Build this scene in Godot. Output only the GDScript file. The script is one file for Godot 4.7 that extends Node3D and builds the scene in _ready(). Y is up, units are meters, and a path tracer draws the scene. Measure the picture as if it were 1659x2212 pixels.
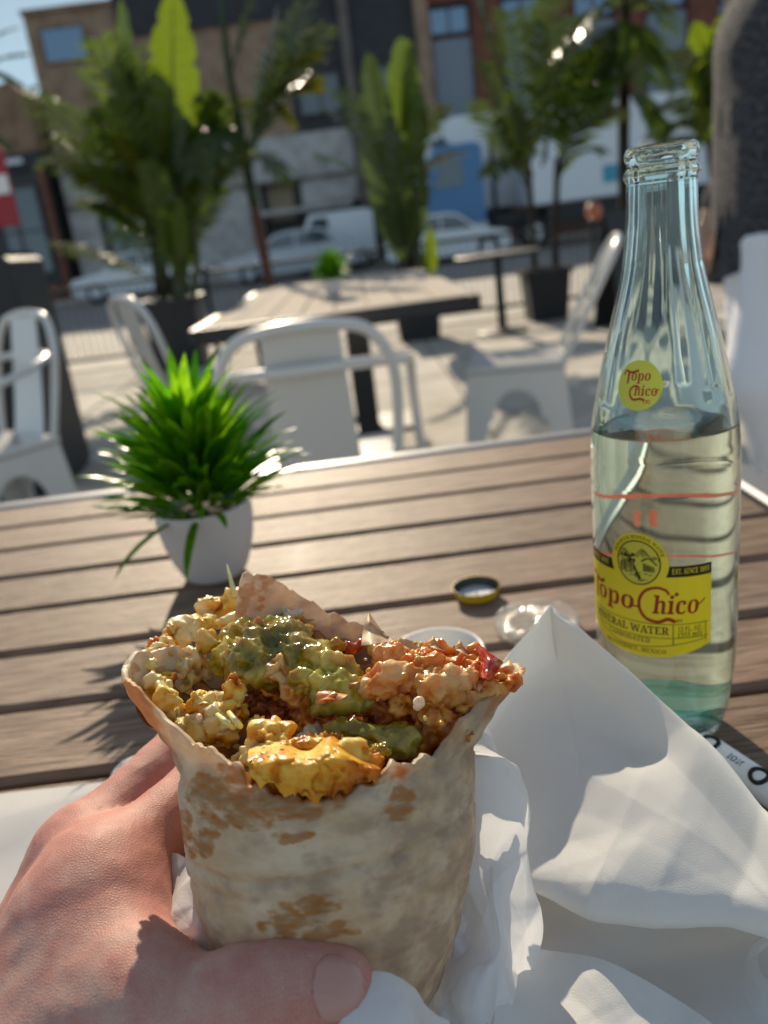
extends Node3D
# A hand-held breakfast burrito over a slatted café table, with a bottle, a potted plant and a sunny patio behind.

const TABLE := 0.74                      # height of the table tops
const EYE := Vector3(0, 0.955, 0)        # the camera
const PITCH := -18.96
const ROLL := -7.3
const FOCAL := 1747.0                    # focal length in pixels of a 1659 x 2212 picture

var cam_basis := Basis()
var rng := RandomNumberGenerator.new()
var used := {}
var M := {}                              # materials
var ico := {}                            # cached spheres

# ---------------------------------------------------------------- measuring
func ray(u: float, v: float) -> Vector3:
	return cam_basis * Vector3((u - 829.5) / FOCAL, -(v - 1106.0) / FOCAL, -1.0)

func at(u: float, v: float, d: float) -> Vector3:
	return EYE + ray(u, v) * d

func on_y(u: float, v: float, y: float) -> Vector3:
	var r := ray(u, v)
	return EYE + r * ((y - EYE.y) / r.y)

func on_z(u: float, v: float, z: float) -> Vector3:
	var r := ray(u, v)
	return EYE + r * (z / r.z)

func rf(a: float, b: float) -> float:
	return rng.randf_range(a, b)

func lin(r: float, g: float, b: float) -> Color:
	return Color(r, g, b).linear_to_srgb()

# ---------------------------------------------------------------- nodes
func numbered(called: String) -> String:
	if not used.has(called):
		used[called] = 0
		return called
	used[called] += 1
	return "%s_%03d" % [called, used[called]]

func tag(o: Node3D, label: String, category: String, group := "") -> void:
	o.set_meta("label", label)
	o.set_meta("category", category)
	if group != "":
		o.set_meta("group", group)

func thing(called: String, label: String, category: String, at_: Vector3, turn := 0.0, group := "") -> Node3D:
	var o := Node3D.new()
	o.name = numbered(called)
	add_child(o)
	o.position = at_
	o.rotation.y = turn
	tag(o, label, category, group)
	return o

func part(parent: Node3D, called: String, mesh: Mesh, m: Material, xf := Transform3D()) -> MeshInstance3D:
	var o := MeshInstance3D.new()
	o.name = called
	o.mesh = mesh
	o.material_override = m
	o.transform = xf
	parent.add_child(o, true)
	return o

func solo(called: String, mesh: Mesh, m: Material, label: String, category: String, group := "") -> MeshInstance3D:
	var o := part(self, numbered(called), mesh, m)
	tag(o, label, category, group)
	return o

func structure(called: String, mesh: Mesh, m: Material, label: String) -> MeshInstance3D:
	var o := part(self, numbered(called), mesh, m)
	o.set_meta("kind", "structure")
	o.set_meta("label", label)
	return o

# ---------------------------------------------------------------- mesh building
# Faces are given counter-clockwise seen from outside and stored clockwise, as the engine wants them.
class MB:
	var v := PackedVector3Array()
	var uv := PackedVector2Array()
	var col := PackedColorArray()
	var idx := PackedInt32Array()
	var nor := PackedVector3Array()

	func vert(p: Vector3, t := Vector2.ZERO, c := Color.WHITE) -> int:
		v.append(p)
		uv.append(t)
		col.append(c)
		return v.size() - 1

	func tri(a: int, b: int, c: int) -> void:
		idx.append(a)
		idx.append(c)
		idx.append(b)

	func quad(a: Vector3, b: Vector3, c: Vector3, d: Vector3, color := Color.WHITE) -> void:
		var k := v.size()
		vert(a, Vector2(0, 0), color)
		vert(b, Vector2(1, 0), color)
		vert(c, Vector2(1, 1), color)
		vert(d, Vector2(0, 1), color)
		tri(k, k + 1, k + 2)
		tri(k, k + 2, k + 3)

	# points[i * nv + j]; the normal is along-i x along-j
	func grid(points: PackedVector3Array, nu: int, nv: int, wrap := false, colors := PackedColorArray(), uvs := PackedVector2Array()) -> void:
		var k := v.size()
		for i in nu:
			for j in nv:
				var n := i * nv + j
				v.append(points[n])
				uv.append(uvs[n] if uvs.size() else Vector2(float(i) / (nu if wrap else nu - 1), float(j) / (nv - 1)))
				col.append(colors[n] if colors.size() else Color.WHITE)
		for i in (nu if wrap else nu - 1):
			var e := (i + 1) % nu
			for j in nv - 1:
				var a := k + i * nv + j
				var b := k + e * nv + j
				tri(a, b, b + 1)
				tri(a, b + 1, a + 1)

	func lathe(profile: PackedVector2Array, seg: int, center := Vector3.ZERO, color := Color.WHITE) -> void:
		var pts := PackedVector3Array()
		var cs := PackedColorArray()
		for i in seg:
			var a := TAU * i / seg
			for p in profile:
				pts.append(center + Vector3(p.x * cos(a), p.y, -p.x * sin(a)))
				cs.append(color)
		grid(pts, seg, profile.size(), true, cs)

	func tube(path: PackedVector3Array, radii: PackedFloat32Array, seg := 8, color := Color.WHITE, caps := true, flat := 1.0) -> void:
		var n := path.size()
		var pts := PackedVector3Array()
		pts.resize(seg * n)
		var cs := PackedColorArray()
		cs.resize(seg * n)
		cs.fill(color)
		var t0 := (path[1] - path[0]).normalized()
		var side := t0.cross(Vector3.UP if absf(t0.y) < 0.9 else Vector3.RIGHT).normalized()
		for j in n:
			var t := (path[mini(j + 1, n - 1)] - path[maxi(j - 1, 0)]).normalized()
			side = (side - t * side.dot(t)).normalized()
			var b := t.cross(side)
			var r: float = radii[j] if radii.size() > 1 else radii[0]
			for i in seg:
				var a := TAU * i / seg
				pts[i * n + j] = path[j] + (side * cos(a) + b * sin(a) * flat) * r
		var k := v.size()
		grid(pts, seg, n, true, cs)
		if caps:
			var c0 := vert(path[0], Vector2.ZERO, color)
			var c1 := vert(path[n - 1], Vector2.ZERO, color)
			for i in seg:
				var e := (i + 1) % seg
				tri(c0, k + e * n, k + i * n)
				tri(c1, k + i * n + n - 1, k + e * n + n - 1)

	# a box with its eight corners; flat faces (own vertices per face)
	func box(size: Vector3, xf := Transform3D(), color := Color.WHITE, bevel := 0.0) -> void:
		var h := size / 2.0
		if bevel <= 0.0:
			for f in [[0, 1, 2], [1, 2, 0], [2, 0, 1]]:
				for s in [-1.0, 1.0]:
					var n := Vector3.ZERO
					var a := Vector3.ZERO
					var b := Vector3.ZERO
					n[f[0]] = h[f[0]] * s
					a[f[1]] = h[f[1]]
					b[f[2]] = h[f[2]] * s
					quad(xf * (n - a - b), xf * (n + a - b), xf * (n + a + b), xf * (n - a + b), color)
			return
		var w := Vector3(maxf(h.x - bevel, 0.0), maxf(h.y - bevel, 0.0), maxf(h.z - bevel, 0.0))
		for f in [[0, 1, 2], [1, 2, 0], [2, 0, 1]]:
			for s in [-1.0, 1.0]:
				var n := Vector3.ZERO
				var a := Vector3.ZERO
				var b := Vector3.ZERO
				n[f[0]] = h[f[0]] * s
				a[f[1]] = w[f[1]]
				b[f[2]] = w[f[2]] * s
				quad(xf * (n - a - b), xf * (n + a - b), xf * (n + a + b), xf * (n - a + b), color)
		for f in [[0, 1, 2], [1, 2, 0], [2, 0, 1]]:      # the twelve edges
			for s in [-1.0, 1.0]:
				for t in [-1.0, 1.0]:
					var n1 := Vector3.ZERO
					var n2 := Vector3.ZERO
					var l := Vector3.ZERO
					n1[f[0]] = h[f[0]] * s
					n1[f[1]] = w[f[1]] * t
					n2[f[0]] = w[f[0]] * s
					n2[f[1]] = h[f[1]] * t
					l[f[2]] = w[f[2]] * s * t
					quad(xf * (n1 - l), xf * (n2 - l), xf * (n2 + l), xf * (n1 + l), color)
		for sx in [-1.0, 1.0]:
			for sy in [-1.0, 1.0]:
				for sz in [-1.0, 1.0]:
					var k := v.size()
					vert(xf * Vector3(h.x * sx, w.y * sy, w.z * sz), Vector2.ZERO, color)
					vert(xf * Vector3(w.x * sx, h.y * sy, w.z * sz), Vector2.ZERO, color)
					vert(xf * Vector3(w.x * sx, w.y * sy, h.z * sz), Vector2.ZERO, color)
					if sx * sy * sz > 0:
						tri(k, k + 1, k + 2)
					else:
						tri(k, k + 2, k + 1)

	# a polygon in the xy plane (counter-clockwise), from z = -depth/2 to depth/2
	func prism(poly: PackedVector2Array, depth: float, xf := Transform3D(), color := Color.WHITE) -> void:
		var tris := Geometry2D.triangulate_polygon(poly)
		for s in [1.0, -1.0]:
			var k := v.size()
			for p in poly:
				vert(xf * Vector3(p.x, p.y, depth / 2 * s), p, color)
			for t in range(0, tris.size(), 3):
				var a := poly[tris[t]]
				var b := poly[tris[t + 1]]
				var c := poly[tris[t + 2]]
				var ccw := (b - a).cross(c - a) > 0
				if ccw == (s > 0):
					tri(k + tris[t], k + tris[t + 1], k + tris[t + 2])
				else:
					tri(k + tris[t], k + tris[t + 2], k + tris[t + 1])
		var n := poly.size()
		for i in n:
			var p := poly[i]
			var q := poly[(i + 1) % n]
			quad(xf * Vector3(p.x, p.y, depth / 2), xf * Vector3(p.x, p.y, -depth / 2), xf * Vector3(q.x, q.y, -depth / 2), xf * Vector3(q.x, q.y, depth / 2), color)

	func done(smooth := true) -> ArrayMesh:
		var normals := nor
		if normals.size() != v.size():
			normals = PackedVector3Array()
			normals.resize(v.size())
			for t in range(0, idx.size(), 3):
				var a := idx[t]
				var b := idx[t + 2]
				var c := idx[t + 1]
				var n := (v[b] - v[a]).cross(v[c] - v[a])
				normals[a] += n
				normals[b] += n
				normals[c] += n
			for i in normals.size():
				normals[i] = normals[i].normalized() if normals[i].length_squared() > 1e-24 else Vector3.UP
		var arrays := []
		arrays.resize(Mesh.ARRAY_MAX)
		arrays[Mesh.ARRAY_VERTEX] = v
		arrays[Mesh.ARRAY_TEX_UV] = uv
		arrays[Mesh.ARRAY_COLOR] = col
		arrays[Mesh.ARRAY_INDEX] = idx
		arrays[Mesh.ARRAY_NORMAL] = normals
		var m := ArrayMesh.new()
		m.add_surface_from_arrays(Mesh.PRIMITIVE_TRIANGLES, arrays)
		return m

func box_mesh(size: Vector3, center := Vector3.ZERO, bevel := 0.0) -> ArrayMesh:
	var b := MB.new()
	b.box(size, Transform3D(Basis(), center), Color.WHITE, bevel)
	return b.done()

func tube_mesh(path: PackedVector3Array, r: PackedFloat32Array, seg := 8, flat := 1.0) -> ArrayMesh:
	var b := MB.new()
	b.tube(path, r, seg, Color.WHITE, true, flat)
	return b.done()

func lathe_mesh(profile: PackedVector2Array, seg := 48) -> ArrayMesh:
	var b := MB.new()
	b.lathe(profile, seg)
	return b.done()

# a smooth curve through points
func curve(points: PackedVector3Array, n: int) -> PackedVector3Array:
	var out := PackedVector3Array()
	var m := points.size()
	for i in n:
		var t := float(i) / (n - 1) * (m - 1)
		var k := mini(int(t), m - 2)
		out.append(points[k].cubic_interpolate(points[k + 1], points[maxi(k - 1, 0)], points[mini(k + 2, m - 1)], t - k))
	return out

# a smooth sheet through a net of control points, net[row][column]
func net_points(net: Array, nu: int, nv: int) -> PackedVector3Array:
	var out := PackedVector3Array()
	out.resize(nu * nv)
	var rows := []
	for r in net:
		rows.append(curve(PackedVector3Array(r), nu))
	for i in nu:
		var column := PackedVector3Array()
		for r in rows:
			column.append(r[i])
		var c := curve(column, nv)
		for j in nv:
			out[i * nv + j] = c[j]
	return out

# ---------------------------------------------------------------- a field of distances, meshed as surface nets
class Field:
	var lo: Vector3
	var cell: float
	var nx: int
	var ny: int
	var nz: int
	var f := PackedFloat32Array()

	func setup(a: Vector3, b: Vector3, c: float) -> void:
		lo = a
		cell = c
		nx = int((b.x - a.x) / c) + 2
		ny = int((b.y - a.y) / c) + 2
		nz = int((b.z - a.z) / c) + 2
		f.resize(nx * ny * nz)
		f.fill(1.0)

	func same() -> Field:
		var o := Field.new()
		o.lo = lo
		o.cell = cell
		o.nx = nx
		o.ny = ny
		o.nz = nz
		o.f.resize(nx * ny * nz)
		o.f.fill(1.0)
		return o

	func bone(a: Vector3, b: Vector3, ra: float, rb: float, k: float) -> void:
		var m := maxf(ra, rb) + k + cell * 3
		var p := (a.min(b) - Vector3(m, m, m) - lo) / cell
		var q := (a.max(b) + Vector3(m, m, m) - lo) / cell
		var ba := b - a
		var inv := 1.0 / maxf(ba.length_squared(), 1e-12)
		for z in range(maxi(int(p.z), 0), mini(int(q.z) + 1, nz)):
			for y in range(maxi(int(p.y), 0), mini(int(q.y) + 1, ny)):
				var at_ := (z * ny + y) * nx
				for x in range(maxi(int(p.x), 0), mini(int(q.x) + 1, nx)):
					var pa := lo + Vector3(x, y, z) * cell - a
					var h := clampf(pa.dot(ba) * inv, 0.0, 1.0)
					var d := (pa - ba * h).length() - lerpf(ra, rb, h)
					var e := f[at_ + x]
					var w := maxf(k - absf(d - e), 0.0) / k
					f[at_ + x] = minf(d, e) - w * w * k * 0.25

	func join(o: Field, k: float) -> void:
		for i in f.size():
			var d := o.f[i]
			if d < 0.5:
				var e := f[i]
				var w := maxf(k - absf(d - e), 0.0) / k
				f[i] = minf(d, e) - w * w * k * 0.25

	# keeps only what lies above (side 1) or below (side -1) the height y
	func cut(y: float, side: float) -> void:
		for k in nz:
			for j in ny:
				var d := (y - (lo.y + j * cell)) * side
				var at_ := (k * ny + j) * nx
				for i in nx:
					if d > f[at_ + i]:
						f[at_ + i] = d

	func lowest(o: Field) -> void:
		for i in f.size():
			if o.f[i] < f[i]:
				f[i] = o.f[i]

	func value(p: Vector3) -> float:
		var g := (p - lo) / cell
		var x := clampi(int(g.x), 0, nx - 2)
		var y := clampi(int(g.y), 0, ny - 2)
		var z := clampi(int(g.z), 0, nz - 2)
		var i := (z * ny + y) * nx + x
		var t := g - Vector3(x, y, z)
		var sy := nx
		var sz := nx * ny
		var a := lerpf(lerpf(f[i], f[i + 1], t.x), lerpf(f[i + sy], f[i + sy + 1], t.x), t.y)
		var b := lerpf(lerpf(f[i + sz], f[i + sz + 1], t.x), lerpf(f[i + sz + sy], f[i + sz + sy + 1], t.x), t.y)
		return lerpf(a, b, t.z)

	func mesh_into(b: MB) -> void:
		var where := PackedInt32Array()
		where.resize(nx * ny * nz)
		where.fill(-1)
		var sy := nx
		var sz := nx * ny
		var steps := [0, 1, sy, sy + 1, sz, sz + 1, sz + sy, sz + sy + 1]
		var first := b.v.size()
		for z in nz - 1:
			for y in ny - 1:
				var row := (z * ny + y) * nx
				for x in nx - 1:
					var i := row + x
					var e := f[i]
					if e > cell * 2.0 or e < -cell * 2.0:
						continue
					var inside := 0
					for s in steps:
						if f[i + s] < 0.0:
							inside += 1
					if inside == 0 or inside == 8:
						continue
					var sum := Vector3.ZERO
					var n := 0
					for c in 8:
						for axis in 3:
							var bit := 1 << axis
							if c & bit:
								continue
							var fa := f[i + steps[c]]
							var fb := f[i + steps[c | bit]]
							if (fa < 0.0) != (fb < 0.0):
								var p := Vector3(c & 1, (c >> 1) & 1, (c >> 2) & 1)
								p[axis] = fa / (fa - fb)
								sum += p
								n += 1
					where[i] = b.vert(lo + (Vector3(x, y, z) + sum / n) * cell)
		for z in range(1, nz - 1):
			for y in range(1, ny - 1):
				var row := (z * ny + y) * nx
				for x in range(1, nx - 1):
					var i := row + x
					if where[i] < 0:
						continue
					var a := f[i] < 0.0
					for axis in 3:
						var step: int = [1, sy, sz][axis]
						if a == (f[i + step] < 0.0):
							continue
						var s1: int = [sy, sz, 1][axis]
						var s2: int = [sz, 1, sy][axis]
						var p0 := where[i]
						var p1 := where[i - s1]
						var p2 := where[i - s1 - s2]
						var p3 := where[i - s2]
						if p1 < 0 or p2 < 0 or p3 < 0:
							continue
						if a:
							b.tri(p0, p1, p2)
							b.tri(p0, p2, p3)
						else:
							b.tri(p0, p2, p1)
							b.tri(p0, p3, p2)
		if b.nor.size() < first:
			b.nor.resize(first)
		for k in range(first, b.v.size()):
			var p := b.v[k]
			var h := cell * 0.9
			b.nor.append(Vector3(value(p + Vector3(h, 0, 0)) - value(p - Vector3(h, 0, 0)), value(p + Vector3(0, h, 0)) - value(p - Vector3(0, h, 0)), value(p + Vector3(0, 0, h)) - value(p - Vector3(0, 0, h))).normalized())

# ---------------------------------------------------------------- textures and materials
func noise(freq: float, octaves := 4, seed_ := 1, kind := FastNoiseLite.TYPE_SIMPLEX_SMOOTH) -> FastNoiseLite:
	var n := FastNoiseLite.new()
	n.noise_type = kind
	n.frequency = freq
	n.fractal_octaves = octaves
	n.fractal_type = FastNoiseLite.FRACTAL_FBM if octaves > 1 else FastNoiseLite.FRACTAL_NONE
	n.seed = seed_
	return n

func ramp(stops: Array) -> Gradient:
	var g := Gradient.new()
	var o := PackedFloat32Array()
	var c := PackedColorArray()
	for s in stops:
		o.append(s[0])
		c.append(s[1])
	g.offsets = o
	g.colors = c
	return g

# a seamless noise picture; values pass through a ramp when one is given
func noise_tex(n: FastNoiseLite, w: int, h: int, g: Gradient = null) -> ImageTexture:
	var im := n.get_seamless_image(w, h, false, false, 0.15, true)
	im.convert(Image.FORMAT_L8)
	if g != null:
		var data := im.get_data()
		var table := PackedByteArray()
		for i in 256:
			var c := g.sample(i / 255.0)
			table.append(c.r8)
			table.append(c.g8)
			table.append(c.b8)
		var out := PackedByteArray()
		out.resize(data.size() * 3)
		for i in data.size():
			var k := data[i] * 3
			out[i * 3] = table[k]
			out[i * 3 + 1] = table[k + 1]
			out[i * 3 + 2] = table[k + 2]
		im = Image.create_from_data(w, h, false, Image.FORMAT_RGB8, out)
	return ImageTexture.create_from_image(im)

func mat(called: String, c: Color, rough := 0.6, metal := 0.0) -> StandardMaterial3D:
	var m := StandardMaterial3D.new()
	m.resource_name = called
	m.albedo_color = c
	m.roughness = rough
	m.metallic = metal
	M[called] = m
	return m

# colour noise and fine relief, laid on without UVs
func worn(m: StandardMaterial3D, color: Texture2D, relief: Texture2D, scale: Vector3, depth_cm: float, world := false) -> StandardMaterial3D:
	m.uv1_triplanar = true
	m.uv1_world_triplanar = world
	m.uv1_scale = scale
	if color != null:
		m.albedo_texture = color
	if relief != null:
		m.heightmap_enabled = true
		m.heightmap_texture = relief
		m.heightmap_scale = depth_cm
	return m

func leafy(m: StandardMaterial3D, through: Color) -> StandardMaterial3D:
	m.backlight_enabled = true
	m.backlight = through
	m.cull_mode = BaseMaterial3D.CULL_DISABLED
	return m

# ================================================================= the scene
func _ready() -> void:
	rng.seed = 20240611
	cam_basis = Basis.from_euler(Vector3(deg_to_rad(PITCH), 0, deg_to_rad(ROLL)))
	# ---- camera, sky, sun, exposure
	var cam := Camera3D.new()
	cam.name = "camera"
	cam.keep_aspect = Camera3D.KEEP_HEIGHT
	cam.fov = 64.65
	cam.near = 0.02
	cam.far = 400.0
	var lens := CameraAttributesPhysical.new()
	lens.frustum_focal_length = 18.964
	lens.frustum_focus_distance = 0.232
	lens.frustum_near = 0.02
	lens.frustum_far = 400.0
	lens.exposure_aperture = 6.8
	cam.attributes = lens
	add_child(cam)
	cam.transform = Transform3D(cam_basis, EYE)
	var around := WorldEnvironment.new()
	around.name = "surroundings"
	var env := Environment.new()
	var sky_m := ProceduralSkyMaterial.new()
	sky_m.sky_top_color = Color(0.67, 0.74, 0.84)
	sky_m.sky_horizon_color = Color(1.02, 1.19, 1.27)
	sky_m.sky_curve = 0.24
	sky_m.ground_bottom_color = Color(0.35, 0.33, 0.31)
	sky_m.ground_horizon_color = Color(0.6, 0.62, 0.64)
	sky_m.sky_energy_multiplier = 0.7
	sky_m.sun_angle_max = 1.0
	var sky := Sky.new()
	sky.sky_material = sky_m
	env.background_mode = Environment.BG_SKY
	env.sky = sky
	env.tonemap_mode = Environment.TONE_MAPPER_LINEAR
	env.tonemap_exposure = 1.34
	env.sdfgi_enabled = true
	env.ssao_enabled = true
	env.ssil_enabled = true
	around.environment = env
	add_child(around)
	var sun := DirectionalLight3D.new()
	sun.name = "sun"
	sun.light_energy = 1.5
	sun.light_color = Color(1.0, 0.93, 0.82)
	sun.light_angular_distance = 0.5
	sun.shadow_enabled = true
	add_child(sun)
	var az := deg_to_rad(-8.5)
	var el := deg_to_rad(26.0)
	sun.look_at_from_position(Vector3.ZERO, -Vector3(sin(az) * cos(el), sin(el), -cos(az) * cos(el)), Vector3.UP)

	make_materials()
	# ---- the setting, then the things, near ones last
	ground()
	buildings()
	vehicles()
	fence()
	palms()
	far_furniture()
	person()
	near_table()
	potted_grass()
	bottle()
	small_things()
	papers()
	burrito()
	hand()

func make_materials() -> void:
	var fine := noise(0.03, 4, 3)
	var grit := noise(0.12, 3, 8)
	var m: StandardMaterial3D
	# paving and road
	var t_ground := noise_tex(noise(0.012, 5, 5), 512, 512, ramp([[0.0, Color(0.80, 0.79, 0.77)], [0.5, Color(0.92, 0.91, 0.89)], [1.0, Color(1, 1, 1)]]))
	var t_grit := noise_tex(grit, 256, 256)
	worn(mat("concrete", lin(0.49, 0.455, 0.40), 0.85), t_ground, t_grit, Vector3(0.5, 0.5, 0.5), 0.3, true)
	worn(mat("asphalt", lin(0.13, 0.13, 0.135), 0.9), t_ground, t_grit, Vector3(0.6, 0.6, 0.6), 0.4, true)
	mat("road_paint", lin(0.7, 0.7, 0.66), 0.7)
	# walls
	var t_stain := noise_tex(noise(0.008, 5, 11), 512, 512, ramp([[0.0, Color(0.78, 0.76, 0.74)], [0.55, Color(0.95, 0.94, 0.93)], [1.0, Color(1, 1, 1)]]))
	worn(mat("tan_stucco", lin(0.36, 0.25, 0.17), 0.9), t_stain, t_grit, Vector3(0.3, 0.3, 0.3), 0.5, true)
	worn(mat("brown_stucco", lin(0.30, 0.19, 0.12), 0.9), t_stain, t_grit, Vector3(0.3, 0.3, 0.3), 0.5, true)
	worn(mat("pale_wall", lin(0.50, 0.49, 0.48), 0.85), t_stain, t_grit, Vector3(0.3, 0.3, 0.3), 0.4, true)
	worn(mat("dark_panel", lin(0.028, 0.028, 0.036), 0.6), t_stain, null, Vector3(0.3, 0.3, 0.3), 0.0, true)
	worn(mat("grey_pier", lin(0.17, 0.145, 0.135), 0.9), t_stain, t_grit, Vector3(0.3, 0.3, 0.3), 0.4, true)
	worn(mat("red_brick", lin(0.20, 0.075, 0.05), 0.9), t_stain, t_grit, Vector3(0.5, 0.5, 0.5), 0.5, true)
	mat("window_glass", lin(0.05, 0.07, 0.09), 0.05)
	M.window_glass.metallic_specular = 1.0
	mat("sky_glass", lin(0.16, 0.22, 0.30), 0.04, 0.85)
	mat("blind", lin(0.33, 0.26, 0.16), 0.8)
	mat("shutter", lin(0.20, 0.24, 0.29), 0.5)
	mat("dark_frame", lin(0.05, 0.035, 0.035), 0.5)
	mat("dark_shop", lin(0.018, 0.024, 0.022), 0.4)
	mat("lamp_lettering", lin(0.75, 0.75, 0.78), 0.5)
	# metals and paints
	m = mat("white_metal", lin(0.62, 0.60, 0.57), 0.3)
	m.clearcoat_enabled = true
	m.clearcoat = 0.6
	m.clearcoat_roughness = 0.15
	mat("black_metal", lin(0.012, 0.012, 0.014), 0.45)
	mat("black_plastic", lin(0.014, 0.014, 0.017), 0.5)
	mat("soil", lin(0.04, 0.028, 0.02), 1.0)
	mat("white_paint", lin(0.74, 0.76, 0.78), 0.25)
	mat("silver_paint", lin(0.45, 0.48, 0.54), 0.25, 0.4)
	mat("blue_paint", lin(0.075, 0.20, 0.40), 0.35)
	mat("teal_print", lin(0.07, 0.33, 0.45), 0.5)
	mat("dark_print", lin(0.06, 0.07, 0.09), 0.5)
	mat("rubber", lin(0.015, 0.015, 0.016), 0.8)
	mat("wheel_metal", lin(0.5, 0.5, 0.52), 0.3, 0.9)
	mat("lamp_glass", lin(0.7, 0.7, 0.72), 0.08, 0.3)
	mat("red_sign", lin(0.30, 0.012, 0.022), 0.4)
	mat("white_sign", lin(0.75, 0.74, 0.74), 0.4)
	mat("orange_plastic", lin(0.42, 0.12, 0.05), 0.5)
	# plants
	var t_leaf := noise_tex(noise(0.02, 3, 21), 256, 256, ramp([[0.0, Color(0.62, 0.70, 0.55)], [1.0, Color(1, 1, 1)]]))
	worn(leafy(mat("palm_leaf", lin(0.15, 0.21, 0.035), 0.3), lin(1.0, 1.0, 1.0)), t_leaf, null, Vector3(5, 5, 5), 0.0)
	worn(leafy(mat("palm_leaf_yellow", lin(0.22, 0.20, 0.012), 0.35), lin(0.9, 0.9, 0.9)), t_leaf, null, Vector3(5, 5, 5), 0.0)
	worn(leafy(mat("palm_leaf_dark", lin(0.095, 0.13, 0.038), 0.3), lin(0.9, 0.9, 0.9)), t_leaf, null, Vector3(5, 5, 5), 0.0)
	worn(leafy(mat("banana_leaf", lin(0.20, 0.26, 0.010), 0.35), lin(1.2, 1.2, 1.2)), t_leaf, null, Vector3(5, 5, 5), 0.0)
	mat("palm_stem", lin(0.06, 0.07, 0.025), 0.6)
	worn(mat("palm_bark", lin(0.055, 0.035, 0.022), 0.95), t_leaf, t_grit, Vector3(6, 6, 6), 0.5)
	mat("red_stem", lin(0.10, 0.03, 0.015), 0.7)
	for k in 3:
		m = leafy(mat("grass_leaf_%d" % k, [lin(0.16, 0.45, 0.012), lin(0.31, 0.60, 0.016), lin(0.07, 0.29, 0.014)][k], 0.28), lin(1.25, 1.25, 1.25))
		worn(m, t_leaf, null, Vector3(20, 20, 20), 0.0)
	for k in ["palm_leaf", "palm_leaf_yellow", "palm_leaf_dark", "banana_leaf", "grass_leaf_0", "grass_leaf_1", "grass_leaf_2"]:
		M[k].metallic_specular = 0.22 if k.begins_with("grass") else 0.5
		M[k].roughness = 0.26 if k.begins_with("grass") else 0.24
	mat("pot_ceramic", lin(0.66, 0.62, 0.60), 0.45)
	# near table: planks of a wood composite with a long grain
	var grain := noise(0.02, 5, 31)
	var t_grain := noise_tex(grain, 512, 512, ramp([[0.0, Color(0.62, 0.56, 0.52)], [0.42, Color(0.86, 0.82, 0.78)], [0.6, Color(0.95, 0.92, 0.9)], [1.0, Color(1, 1, 1)]]))
	var t_grain_h := noise_tex(noise(0.05, 4, 33), 512, 512)
	for k in 4:
		m = mat("plank_%d" % k, [lin(0.285, 0.205, 0.15), lin(0.31, 0.225, 0.17), lin(0.26, 0.19, 0.14), lin(0.295, 0.22, 0.17)][k], [0.56, 0.6, 0.54, 0.58][k])
		m.metallic_specular = 0.34
		worn(m, t_grain, t_grain_h, Vector3([2.2, 1.9, 2.5, 2.1][k], 30, [30, 26, 34, 28][k]), 0.04, true)
		m.uv1_offset = Vector3(k * 0.37, 0, k * 0.61)
		m.detail_enabled = true
		m.detail_blend_mode = BaseMaterial3D.BLEND_MODE_MUL
		m.detail_albedo = t_stain
	mat("grey_frame", lin(0.24, 0.24, 0.25), 0.4, 0.3)
	mat("table_board", lin(0.60, 0.56, 0.49), 0.9).metallic_specular = 0.2
	worn(M.table_board, t_grain, null, Vector3(20, 20, 2.2), 0.0, true)
	# cloth
	var t_knit := noise_tex(noise(0.07, 4, 41), 256, 256, ramp([[0.25, Color(0.35, 0.35, 0.38)], [0.75, Color(1, 1, 1)]]))
	worn(mat("dark_knit", lin(0.10, 0.097, 0.105), 0.95), t_knit, t_grit, Vector3(4, 4, 4), 0.4)
	worn(mat("white_cotton", lin(0.78, 0.77, 0.80), 0.9), null, t_knit, Vector3(5, 5, 5), 0.15)
	mat("dark_hair", lin(0.03, 0.02, 0.015), 0.6)
	# paper
	var t_fibre := noise_tex(noise(0.09, 4, 51), 512, 512)
	m = mat("paper", lin(0.70, 0.70, 0.69), 0.8)
	worn(m, null, t_fibre, Vector3(38, 38, 38), 0.009, true)
	leafy(m, lin(0.62, 0.62, 0.60))
	m = mat("waxed_paper", lin(0.72, 0.71, 0.72), 0.45)
	worn(m, null, t_fibre, Vector3(20, 20, 20), 0.008, true)
	leafy(m, lin(0.6, 0.6, 0.6))

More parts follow.
